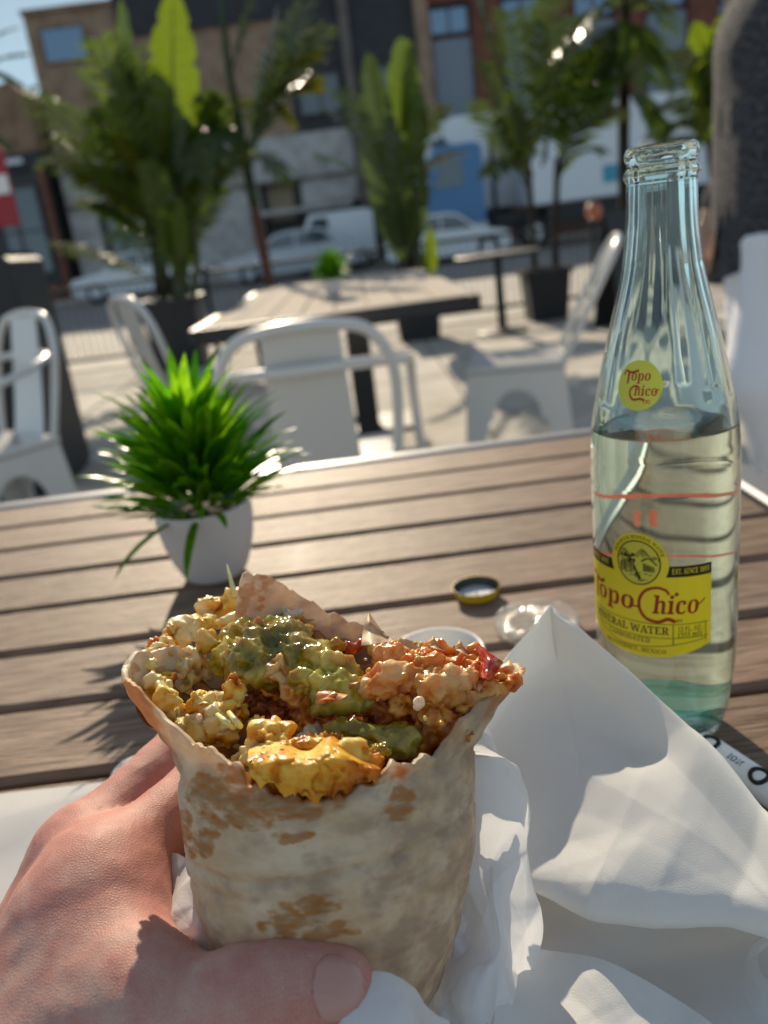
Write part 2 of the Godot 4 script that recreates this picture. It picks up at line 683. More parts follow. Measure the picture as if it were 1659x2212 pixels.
# ---------------------------------------------------------------- the setting
func ground() -> void:
	var b := MB.new()
	b.quad(Vector3(-150, -0.15, 60), Vector3(150, -0.15, 60), Vector3(150, -0.15, -200), Vector3(-150, -0.15, -200))
	structure("ground", b.done(), M.asphalt, "grey ground reaching to the horizon")
	b = MB.new()
	b.box(Vector3(60, 0.6, 22), Transform3D(Basis(), Vector3(0, -0.3, 1.2)))
	structure("patio_floor", b.done(), M.concrete, "pale sunlit concrete patio floor")
	b = MB.new()
	b.box(Vector3(120, 0.3, 4.6), Transform3D(Basis(), Vector3(0, -0.152, -12.1)), Color.WHITE, 0.02)
	structure("near_pavement", b.done(), M.concrete, "pale concrete pavement beyond the black fence")
	b = MB.new()
	b.box(Vector3(120, 0.3, 5.0), Transform3D(Basis(), Vector3(0, -0.15, -32.5)), Color.WHITE, 0.02)
	structure("far_pavement", b.done(), M.concrete, "shaded pavement in front of the buildings")
	b = MB.new()
	b.quad(Vector3(-75, -0.146, -14.45), Vector3(75, -0.146, -14.45), Vector3(75, -0.146, -29.95), Vector3(-75, -0.146, -29.95))
	structure("road", b.done(), worn(mat("road_surface", lin(0.26, 0.255, 0.245), 0.9), M.asphalt.albedo_texture, M.asphalt.heightmap_texture, Vector3(0.6, 0.6, 0.6), 0.4, true), "pale grey road along the street")
	var line := MB.new()
	for i in range(-8, 9):
		line.quad(Vector3(i * 6.0, -0.142, -21.8), Vector3(i * 6.0 + 3.0, -0.142, -21.8), Vector3(i * 6.0 + 3.0, -0.142, -21.95), Vector3(i * 6.0, -0.142, -21.95))
	structure("lane_marking", line.done(), M.road_paint, "dashed white lane line on the road")
	# saw-cut joints of the patio slab
	var joint := MB.new()
	for x in [-6.2, -4.1, -2.0, 0.55, 2.6, 4.7]:
		joint.quad(Vector3(x - 0.008, 0.004, 6), Vector3(x + 0.008, 0.004, 6), Vector3(x + 0.008, 0.004, -9.8), Vector3(x - 0.008, 0.004, -9.8))
	for z in [-1.6, -3.4, -5.4, -7.4]:
		joint.quad(Vector3(-12, 0.0045, z + 0.008), Vector3(12, 0.0045, z + 0.008), Vector3(12, 0.0045, z - 0.008), Vector3(-12, 0.0045, z - 0.008))
	structure("paving_joint", joint.done(), mat("joint", lin(0.12, 0.11, 0.10), 0.95), "dark joints between the concrete slabs")

func slab(parent: Node3D, called: String, x0: float, x1: float, y0: float, y1: float, z0: float, z1: float, m: Material, bevel := 0.0) -> MeshInstance3D:
	var c := Vector3((x0 + x1) / 2, (y0 + y1) / 2, (z0 + z1) / 2) - parent.position
	return part(parent, called, box_mesh(Vector3(x1 - x0, y1 - y0, z1 - z0), Vector3.ZERO, bevel), m, Transform3D(Basis(), c))

# a framed window with panes standing back in it
func window(parent: Node3D, x0: float, x1: float, y0: float, y1: float, z: float, glass: Material, across := 2, down := 1, frame_m: Material = null) -> void:
	var fm: Material = frame_m if frame_m != null else M.dark_frame
	var b := MB.new()
	var w := 0.07
	var size := Vector3(x1 - x0, y1 - y0, 0.12)
	b.box(Vector3(size.x, w, 0.14), Transform3D(Basis(), Vector3(0, size.y / 2 - w / 2, 0)))
	b.box(Vector3(size.x, w, 0.14), Transform3D(Basis(), Vector3(0, -size.y / 2 + w / 2, 0)))
	for i in across + 1:
		var x := -size.x / 2 + w / 2 + (size.x - w) * i / across
		b.box(Vector3(w, size.y - 2 * w, 0.12), Transform3D(Basis(), Vector3(x, 0, 0)))
	for j in range(1, down):
		b.box(Vector3(size.x - 2 * w, w * 0.7, 0.1), Transform3D(Basis(), Vector3(0, -size.y / 2 + size.y * j / down, 0)))
	var f := part(parent, "window", b.done(), fm, Transform3D(Basis(), Vector3((x0 + x1) / 2, (y0 + y1) / 2, z + 0.05) - parent.position))
	for i in across:
		for j in down:
			var pw := (size.x - w) / across
			var ph := size.y / down
			part(f, "pane", box_mesh(Vector3(pw - w * 0.9, ph - w * 0.9, 0.02)), glass, Transform3D(Basis(), Vector3(-size.x / 2 + w / 2 + pw * (i + 0.5), -size.y / 2 + ph * (j + 0.5), -0.02)))

func buildings() -> void:
	var z := -34.0
	# tan stuccoed building with a pale ground floor
	var a := thing("tan_building", "tan stucco building with a blue upper window above a pale ground floor", "building", Vector3(-6, 0, z))
	slab(a, "upper_wall", -10.7, -1.48, 4.86, 9.85, z - 9, z, M.tan_stucco)
	slab(a, "ground_floor_wall", -10.66, 0.6, 3.3, 4.85, z - 9, z + 0.15, M.pale_wall)
	slab(a, "ground_floor_wall", -10.66, -9.6, 0.0, 3.298, z - 9, z + 0.15, M.pale_wall)
	slab(a, "ground_floor_wall", -8.2, -3.25, 0.0, 3.298, z - 9, z + 0.15, M.pale_wall)
	slab(a, "ground_floor_wall", -1.6, 0.6, 2.3, 3.298, z - 9, z + 0.15, M.pale_wall)
	slab(a, "shop_front", -9.6, -8.2, 0.0, 3.298, z - 8.9, z - 0.5, M.dark_shop)
	slab(a, "shop_front", -3.25, -1.6, 0.0, 3.298, z - 8.9, z - 0.5, M.dark_shop)
	slab(a, "shop_front", -1.6, 0.6, 0.0, 2.298, z - 8.9, z - 0.6, M.dark_shop)
	slab(a, "string_course", -10.7, 0.62, 3.2, 3.32, z + 0.153, z + 0.24, M.grey_pier)
	slab(a, "cornice", -10.75, -7.4, 9.85, 10.0, z - 9, z + 0.12, M.brown_stucco)
	slab(a, "dark_storey", -7.4, -1.48, 8.75, 10.1, z - 8.5, z + 0.18, M.dark_panel)
	window(a, -10.25, -8.6, 8.2, 9.4, z, M.sky_glass, 1, 1, M.brown_stucco)
	window(a, -6.3, -4.9, 6.0, 7.6, z, M.window_glass, 2, 1)
	window(a, -3.05, -1.9, 1.8, 3.2, z - 0.44, M.blind, 1, 1)
	window(a, -9.5, -8.3, 0.3, 2.9, z - 0.44, M.window_glass, 2, 1)
	slab(a, "canopy", -3.5, 0.3, 2.02, 2.2, z + 0.16, z + 1.9, M.pale_wall, 0.02)
	slab(a, "wall_lamp", -4.9, -4.6, 4.0, 4.3, z + 0.153, z + 0.35, M.dark_frame, 0.03)
	# brown gabled building at the left edge
	var g := thing("gabled_building", "brown gabled building with a dark shop front at the far left", "building", Vector3(-14, 0, z + 1))
	var b := MB.new()
	b.prism(PackedVector2Array([Vector2(-3.9, 5.3), Vector2(3.05, 5.3), Vector2(3.05, 7.2), Vector2(2.55, 7.65), Vector2(-3.9, 6.2)]), 8.0, Transform3D(Basis(), Vector3(0, 0, -4)))
	part(g, "gable_wall", b.done(), M.brown_stucco)
	slab(g, "shop_front", -17.9, -10.96, 0.0, 5.3, z - 7, z + 0.8, M.dark_shop)
	slab(g, "fascia", -17.9, -10.95, 4.7, 5.28, z + 0.8, z + 1.02, M.dark_panel)
	slab(g, "fascia_lettering", -13.6, -11.6, 4.95, 5.12, z + 1.02, z + 1.05, M.lamp_lettering)
	slab(g, "corner_post", -11.2, -10.95, 0.0, 4.7, z + 0.8, z + 0.95, M.red_brick)
	window(g, -13.4, -11.4, 1.0, 4.2, z + 0.8, M.window_glass, 2, 2)
	var pl := thing("brick_planter", "low brown brick planter in front of the dark shop front", "planter", Vector3(-12.4, 0, z + 2.2))
	slab(pl, "box", -14.4, -10.9, 0.0, 0.62, z + 1.8, z + 2.6, M.red_brick, 0.02)
	# dark tower with a grey pier
	var t := thing("dark_tower", "near black panelled facade with one grey pier up its middle", "building", Vector3(1, 0, z))
	slab(t, "facade", -1.478, 3.4, 4.86, 9.6, z - 9, z + 0.05, M.dark_panel)
	slab(t, "facade", 0.603, 3.4, 0.0, 4.858, z - 9, z + 0.05, M.dark_shop)
	slab(t, "pier", 0.62, 0.98, 0.0, 9.65, z + 0.052, z + 0.4, M.grey_pier, 0.02)
	slab(t, "panel_joint", -1.4, 0.6, 7.2, 7.26, z + 0.05, z + 0.09, M.dark_frame)
	slab(t, "panel_joint", 1.0, 3.38, 7.2, 7.26, z + 0.05, z + 0.09, M.dark_frame)
	window(t, -1.2, 0.4, 5.4, 6.8, z + 0.06, M.window_glass, 2, 1)
	window(t, 1.4, 3.0, 5.2, 6.8, z + 0.06, M.window_glass, 2, 1)
	# brick building with tall shuttered windows
	var d := thing("brick_building", "red brick building with tall pale blue shuttered windows", "building", Vector3(10, 0, z))
	slab(d, "corner_pier", 3.403, 3.9, 0.0, 9.4, z - 9, z + 0.3, M.tan_stucco)
	slab(d, "wall", 3.903, 18.0, 0.0, 9.3, z - 9, z - 0.3, M.red_brick)
	slab(d, "lintel", 3.903, 18.0, 8.55, 9.32, z - 0.297, z + 0.1, M.red_brick)
	for k in 5:
		var x := 3.95 + k * 2.7
		slab(d, "pier", x + 1.55, x + 2.6, 0.0, 8.548, z - 0.297, z + 0.08, M.red_brick)
		window(d, x, x + 1.5, 7.55, 8.5, z - 0.25, M.sky_glass, 2, 1)
		slab(d, "shutter", x + 0.04, x + 1.5, 4.4, 7.4, z - 0.297, z - 0.1, M.shutter)
	slab(d, "pale_band", 12.0, 18.0, 8.7, 9.2, z + 0.103, z + 0.2, M.tan_stucco)

# a side profile pushed to a width: the length runs along x, the width along z
func body_mesh(profile: PackedVector2Array, width: float) -> ArrayMesh:
	var b := MB.new()
	b.prism(profile, width)
	return b.done()

func wheel(parent: Node3D, x: float, z: float, r: float, w := 0.22) -> void:
	var side := signf(z)
	var b := MB.new()
	b.lathe(PackedVector2Array([Vector2(r * 0.62, -w / 2), Vector2(r * 0.93, -w / 2), Vector2(r, -w * 0.35), Vector2(r, w * 0.35), Vector2(r * 0.93, w / 2), Vector2(r * 0.62, w / 2)]), 28)
	var o := part(parent, "wheel", b.done(), M.rubber, Transform3D(Basis(Vector3.RIGHT, PI / 2 * side), Vector3(x, r, z)))
	var h := MB.new()
	h.lathe(PackedVector2Array([Vector2(r * 0.63, -w * 0.4), Vector2(r * 0.63, w * 0.36), Vector2(r * 0.5, w * 0.3), Vector2(r * 0.2, w * 0.38), Vector2(0.001, w * 0.4)]), 24)
	part(o, "rim", h.done(), M.wheel_metal)

func make_car(called: String, label: String, where: Vector3, turn: float, paint: Material, long := 4.5, tall := 1.45) -> Node3D:
	var c := thing(called, label, "car", where, turn, "cars along the street")
	var k := long / 4.5
	var q := tall / 1.45
	var lower := PackedVector2Array()
	for p in [[-2.2, 0.32], [-1.75, 0.25], [1.8, 0.25], [2.22, 0.34], [2.25, 0.62], [2.1, 0.80], [1.2, 0.93], [-1.7, 0.95], [-2.18, 0.90], [-2.25, 0.6]]:
		lower.append(Vector2(p[0] * k, p[1] * q))
	part(c, "body", body_mesh(lower, 1.78), paint)
	var top := PackedVector2Array()
	for p in [[-1.75, 0.952], [1.15, 0.935], [0.45, 1.38], [0.0, 1.45], [-0.95, 1.44], [-1.35, 1.33]]:
		top.append(Vector2(p[0] * k, p[1] * q))
	part(c, "cabin", body_mesh(top, 1.5), paint)
	for s in [-1.0, 1.0]:
		var g := PackedVector2Array()
		for p in [[-1.45, 0.99], [-0.25, 0.98], [-0.25, 1.36], [-0.9, 1.37], [-1.2, 1.29]]:
			g.append(Vector2(p[0] * k, p[1] * q))
		part(c, "side_window", body_mesh(g, 0.02), M.window_glass, Transform3D(Basis(), Vector3(0, 0, 0.755 * s)))
		g = PackedVector2Array()
		for p in [[-0.18, 0.98], [0.95, 0.96], [0.42, 1.31], [0.0, 1.37], [-0.18, 1.37]]:
			g.append(Vector2(p[0] * k, p[1] * q))
		part(c, "side_window", body_mesh(g, 0.02), M.window_glass, Transform3D(Basis(), Vector3(0, 0, 0.755 * s)))
		part(c, "headlight", box_mesh(Vector3(0.2, 0.14, 0.34), Vector3.ZERO, 0.03), M.lamp_glass, Transform3D(Basis(), Vector3(2.14 * k, 0.68 * q, 0.62 * s)))
		wheel(c, 1.42 * k, 0.80 * s, 0.33)
		wheel(c, -1.38 * k, 0.80 * s, 0.33)
	var ws := MB.new()
	ws.quad(Vector3(1.10 * k, 0.97 * q, 0.68), Vector3(1.10 * k, 0.97 * q, -0.68), Vector3(0.48 * k, 1.38 * q, -0.62), Vector3(0.48 * k, 1.38 * q, 0.62))
	part(c, "windscreen", ws.done(), M.window_glass, Transform3D(Basis(), Vector3(0.03, 0.02, 0)))
	return c

func box_truck(called: String, label: String, where: Vector3, cab_paint: Material, with_cab: bool, print_m: Material) -> Node3D:
	var t := thing(called, label, "truck", where)
	if with_cab:
		var p := PackedVector2Array()
		for q in [[-1.05, 0.55], [1.05, 0.55], [1.05, 3.2], [0.85, 3.32], [-0.3, 3.32], [-0.75, 2.3], [-1.15, 2.1], [-1.25, 1.2]]:
			p.append(Vector2(q[0], q[1]))
		var cab := part(t, "cab", body_mesh(p, 2.2), cab_paint)
		var g := PackedVector2Array()
		for q in [[-0.5, 2.15], [0.45, 2.15], [0.45, 2.95], [-0.15, 2.95]]:
			g.append(Vector2(q[0], q[1]))
		part(cab, "side_window", body_mesh(g, 0.02), M.window_glass, Transform3D(Basis(), Vector3(0, 0, 1.11)))
		part(cab, "mirror", box_mesh(Vector3(0.16, 0.6, 0.25), Vector3.ZERO, 0.03), M.white_paint, Transform3D(Basis(), Vector3(-0.72, 2.3, 1.3)))
		part(cab, "bumper", box_mesh(Vector3(0.25, 0.35, 2.3), Vector3.ZERO, 0.04), M.wheel_metal, Transform3D(Basis(), Vector3(-1.2, 0.6, 0)))
		part(t, "exhaust_stack", tube_mesh(PackedVector3Array([Vector3(1.4, 0.8, 0.8), Vector3(1.4, 3.4, 0.8)]), PackedFloat32Array([0.08])), M.black_metal)
		wheel(t, -0.3, 1.0, 0.5, 0.3)
		part(t, "fuel_tank", box_mesh(Vector3(1.1, 0.55, 0.5), Vector3.ZERO, 0.1), M.wheel_metal, Transform3D(Basis(), Vector3(0.6, 0.75, 0.95)))
	part(t, "chassis", box_mesh(Vector3(9.4, 0.5, 0.9), Vector3(4.0, 0.95, 0)), M.black_metal)
	var x0 := 2.35
	part(t, "box_body", box_mesh(Vector3(6.4, 2.7, 2.3), Vector3(x0 + 3.2, 2.65, 0), 0.04), M.white_paint)
	part(t, "side_skirt", box_mesh(Vector3(5.2, 0.5, 0.06), Vector3(x0 + 3.2, 1.0, 1.0)), M.black_metal)
	var pr := part(t, "side_print", box_mesh(Vector3(1.5, 0.5, 0.01), Vector3(x0 + 3.1, 1.95, 1.156)), print_m)
	part(pr, "stripe", box_mesh(Vector3(0.9, 0.16, 0.01), Vector3(x0 + 3.3, 2.45, 1.156)), print_m)
	wheel(t, x0 + 0.2, 1.0, 0.5, 0.3)
	wheel(t, x0 + 4.6, 1.0, 0.5, 0.3)
	wheel(t, x0 + 5.7, 1.0, 0.5, 0.3)
	return t

func vehicles() -> void:
	make_car("parked_car", "white hatchback car parked before the pale wall, left of the palms", Vector3(-7.0, -0.146, -28.4), PI, M.white_paint, 4.3, 1.5)
	make_car("parked_car", "pale blue grey car half hidden behind the slim palm stem", Vector3(-1.9, -0.146, -27.8), PI, M.silver_paint, 4.4, 1.5)
	make_car("parked_car", "white car in front of the blue truck cab", Vector3(2.75, -0.146, -24.6), 0.0, M.white_paint, 3.5, 1.4)
	var van := thing("parked_van", "plain white van behind the small green pot plant on the far table", "van", Vector3(-0.55, -0.146, -30.2))
	var p := PackedVector2Array()
	for q in [[-1.4, 0.35], [1.45, 0.35], [1.45, 1.85], [1.2, 1.95], [-0.7, 1.95], [-1.05, 1.3], [-1.4, 1.1]]:
		p.append(Vector2(q[0], q[1]))
	part(van, "body", body_mesh(p, 1.8), M.white_paint)
	var g := PackedVector2Array()
	for q in [[-0.85, 1.3], [-0.1, 1.3], [-0.1, 1.8], [-0.6, 1.8]]:
		g.append(Vector2(q[0], q[1]))
	part(van, "side_window", body_mesh(g, 0.02), M.window_glass, Transform3D(Basis(), Vector3(0, 0, 0.91)))
	wheel(van, -0.9, 0.82, 0.32)
	wheel(van, 0.95, 0.82, 0.32)
	box_truck("box_truck", "white box truck with a bright blue cab and black chassis", Vector3(3.25, -0.146, -27.6), M.blue_paint, true, M.teal_print)
	var tr := thing("white_trailer", "tall white trailer with a dark emblem, behind the blue cab", "trailer", Vector3(3.6, 0, -30.6))
	part(tr, "box_body", box_mesh(Vector3(4.6, 3.0, 2.4), Vector3(0, 2.75, 0), 0.05), M.white_paint)
	part(tr, "chassis", box_mesh(Vector3(4.2, 0.5, 1.6), Vector3(0, 0.98, 0)), M.black_metal)
	var e := MB.new()
	var em := PackedVector2Array()
	for i in 10:
		var r := 0.34 if i % 2 == 0 else 0.22
		em.append(Vector2(cos(TAU * i / 10) * r * 1.2, sin(TAU * i / 10) * r))
	e.prism(em, 0.02, Transform3D(Basis(), Vector3(-0.2, 3.4, 1.21)))
	part(tr, "emblem", e.done(), M.dark_print)
	wheel(tr, 1.2, 0.9, 0.48, 0.3)
	wheel(tr, -1.2, 0.9, 0.48, 0.3)
	# red sign on a black post at the left edge
	var s := thing("red_sign", "tall red sign with a white band on a black post at the left edge", "sign", Vector3(on_z(-26, 390, -15.2).x, 0.0, -15.2))
	part(s, "post", box_mesh(Vector3(0.1, 3.3, 0.1), Vector3(-0.05, 1.65, -0.1)), M.black_metal)
	part(s, "panel", box_mesh(Vector3(0.75, 1.25, 0.06), Vector3(0, 2.45, 0), 0.02), M.red_sign)
	part(s, "white_band", box_mesh(Vector3(0.7, 0.3, 0.02), Vector3(0, 2.5, 0.045)), M.white_sign)
	var at_post := on_z(1282, 458, -12.0)
	var c := thing("marker_post", "thin dark post with a round orange top beyond the fence, left of the bottle", "post", Vector3(at_post.x, 0.0, -12.0))
	part(c, "post", lathe_mesh(PackedVector2Array([Vector2(0.05, 0.0), Vector2(0.045, 0.02), Vector2(0.03, 0.04), Vector2(0.028, at_post.y - 0.1)]), 16), M.black_metal)
	part(c, "orange_top", lathe_mesh(PackedVector2Array([Vector2(0.001, at_post.y - 0.13), Vector2(0.07, at_post.y - 0.1), Vector2(0.11, at_post.y - 0.03), Vector2(0.11, at_post.y + 0.04), Vector2(0.07, at_post.y + 0.11), Vector2(0.001, at_post.y + 0.13)]), 20), M.orange_plastic)

func fence() -> void:
	# a run of black panels between posts; each panel is a thing with its rails and pickets
	var z := -8.45
	var x0 := -5.4
	var n := 0
	while x0 < 6.4:
		var w := 1.95
		var f := thing("fence_panel", ["black metal picket fence panel between the planters, number %s from the left" % ["one", "two", "three", "four", "five", "six", "seven"][n]][0], "fence", Vector3(x0, 0, z), 0.0, "black fence panels along the patio edge")
		part(f, "post", box_mesh(Vector3(0.05, 0.84, 0.05), Vector3(0.025, 0.42, 0), 0.004), M.black_metal)
		part(f, "top_rail", box_mesh(Vector3(w - 0.06, 0.035, 0.03), Vector3(w / 2 + 0.03, 0.79, 0)), M.black_metal)
		part(f, "bottom_rail", box_mesh(Vector3(w - 0.06, 0.035, 0.03), Vector3(w / 2 + 0.03, 0.09, 0)), M.black_metal)
		var pk := box_mesh(Vector3(0.011, 0.67, 0.011))
		var count := 26
		for i in count:
			part(f, "picket", pk, M.black_metal, Transform3D(Basis(), Vector3(0.05 + (w - 0.05) * (i + 0.5) / count, 0.44, 0)))
		x0 += w
		n += 1

# ---------------------------------------------------------------- palms in planters
func bez(a: Vector3, m: Vector3, b: Vector3, t: float) -> Vector3:
	return a * (1 - t) * (1 - t) + m * 2 * t * (1 - t) + b * t * t

# a feathered frond from p0 to p1, arching up by sag
func frond(parent: Node3D, p0: Vector3, p1: Vector3, sag: float, reach: float, n: int, m: Material, roll := 0.0, hang := 0.25, again := true) -> void:
	if again and absf(parent.position.z + 7.7) < 0.01 and rng.randf() < 0.45:      # a second, shorter frond beside it
		var way := p1 - p0
		var off := Vector3(rf(-0.3, 0.3), rf(-0.2, 0.15), rf(-0.35, 0.35)) * way.length()
		frond(parent, p0 + Vector3(rf(-0.04, 0.04), rf(-0.1, 0.05), rf(-0.05, 0.05)), p1 + off - way * 0.12, sag, reach * 0.9, n, m, rf(-0.8, 0.8), hang, false)
	var b := MB.new()
	var mid := (p0 + p1) / 2 + Vector3.UP * sag
	var path := PackedVector3Array()
	var rad := PackedFloat32Array()
	for i in 13:
		path.append(bez(p0, mid, p1, i / 12.0))
		rad.append(lerpf(0.012, 0.003, i / 12.0))
	b.tube(path, rad, 5)
	for i in n:
		var t := 0.14 + 0.86 * (i + rf(-0.3, 0.3)) / n
		var p := bez(p0, mid, p1, t)
		var tan := (bez(p0, mid, p1, t + 0.02) - bez(p0, mid, p1, t - 0.02)).normalized()
		var up := (Vector3.UP - tan * tan.y)
		up = (up.normalized() if up.length() > 0.05 else Vector3.BACK).rotated(tan, roll)
		var side := tan.cross(up)
		for s in [-1.0, 1.0]:
			var l: float = reach * pow(sin(PI * clampf(0.1 + 0.82 * t, 0, 1)), 0.7) * rf(0.85, 1.1)
			var d: Vector3 = (side * s * rf(0.75, 0.95) + tan * rf(0.5, 0.8) + up * rf(0.05, 0.25)).normalized()
			var w := tan.cross(d).normalized().cross(d) * rf(0.014, 0.021)
			var q1: Vector3 = p + d * l * 0.5 - Vector3.UP * l * hang * 0.2
			var q2: Vector3 = p + d * l - Vector3.UP * l * hang
			var k := b.v.size()
			b.vert(p - w * 0.5)
			b.vert(p + w * 0.5)
			b.vert(q1 - w)
			b.vert(q1 + w)
			b.vert(q2)
			b.tri(k, k + 1, k + 3)
			b.tri(k, k + 3, k + 2)
			b.tri(k + 2, k + 3, k + 4)
	part(parent, "frond", b.done(), m, Transform3D(Basis(), -parent.position))

# a broad paddle leaf from base p0 to tip p1, its blade turned to face about toward "face"
func paddle(parent: Node3D, p0: Vector3, p1: Vector3, width: float, face: Vector3, bend: float, m: Material, slits := 3) -> void:
	var b := MB.new()
	var t0 := (p1 - p0).normalized()
	var side := t0.cross(face).normalized()
	var nrm := side.cross(t0)
	var mid := (p0 + p1) / 2 + nrm * bend
	var n := 26
	for s in [-1.0, 1.0]:
		var pts := PackedVector3Array()
		for i in n:
			var t := float(i) / (n - 1)
			var c := bez(p0, mid, p1, t)
			var w: float = width * 0.5 * pow(maxf(sin(PI * pow(t, 0.75)), 0.0), 0.55) * (1.0 - 0.22 * float(i % (n / (slits + 1)) == 0 and i > 2))
			for j in 5:
				var q := j / 4.0
				pts.append(c + side * s * w * q + nrm * w * (0.28 * q - 0.12 * q * q) + nrm * 0.008 * sin(i * 1.9) * q)
		b.grid(pts, n, 5)
	part(parent, "broad_leaf", b.done(), m, Transform3D(Basis(), -parent.position))
	var path := PackedVector3Array()
	for i in 8:
		path.append(bez(p0, mid, p1, i / 7.0))
	part(parent, "midrib", tube_mesh(path, PackedFloat32Array([0.014, 0.012, 0.011, 0.009, 0.008, 0.006, 0.004, 0.002]), 6), M.palm_stem, Transform3D(Basis(), -parent.position))

func stem(parent: Node3D, points: Array, r0: float, r1: float, m: Material) -> void:
	var path := curve(PackedVector3Array(points), 12)
	var rad := PackedFloat32Array()
	for i in 12:
		rad.append(lerpf(r0, r1, i / 11.0) * rf(0.92, 1.08))
	part(parent, "stem", tube_mesh(path, rad, 9), m, Transform3D(Basis(), -parent.position))

func planter(label: String, x: float, z: float, w: float, h: float) -> Node3D:
	var o := thing("planter", label, "planter", Vector3(x, 0, z), 0.0, "black square planters")
	var b := MB.new()
	var k := 0.82
	var lo := [Vector3(-w * k, 0, w * k) / 2, Vector3(w * k, 0, w * k) / 2, Vector3(w * k, 0, -w * k) / 2, Vector3(-w * k, 0, -w * k) / 2]
	var hi := [Vector3(-w, 0, w) / 2, Vector3(w, 0, w) / 2, Vector3(w, 0, -w) / 2, Vector3(-w, 0, -w) / 2]
	for i in 4:
		var j := (i + 1) % 4
		b.quad(lo[i], lo[j], hi[j] + Vector3.UP * h, hi[i] + Vector3.UP * h)
	part(o, "box", b.done(), M.black_plastic)
	var r := MB.new()
	for i in 4:
		var a: float = PI / 2 * i
		r.box(Vector3(w + 0.03, 0.05, 0.03), Transform3D(Basis(Vector3.UP, a), Basis(Vector3.UP, a) * Vector3(0, h - 0.02, w / 2)))
	part(o, "rim", r.done(), M.black_plastic)
	part(o, "soil", box_mesh(Vector3(w - 0.04, 0.02, w - 0.04), Vector3(0, h - 0.05, 0)), M.soil)
	return o

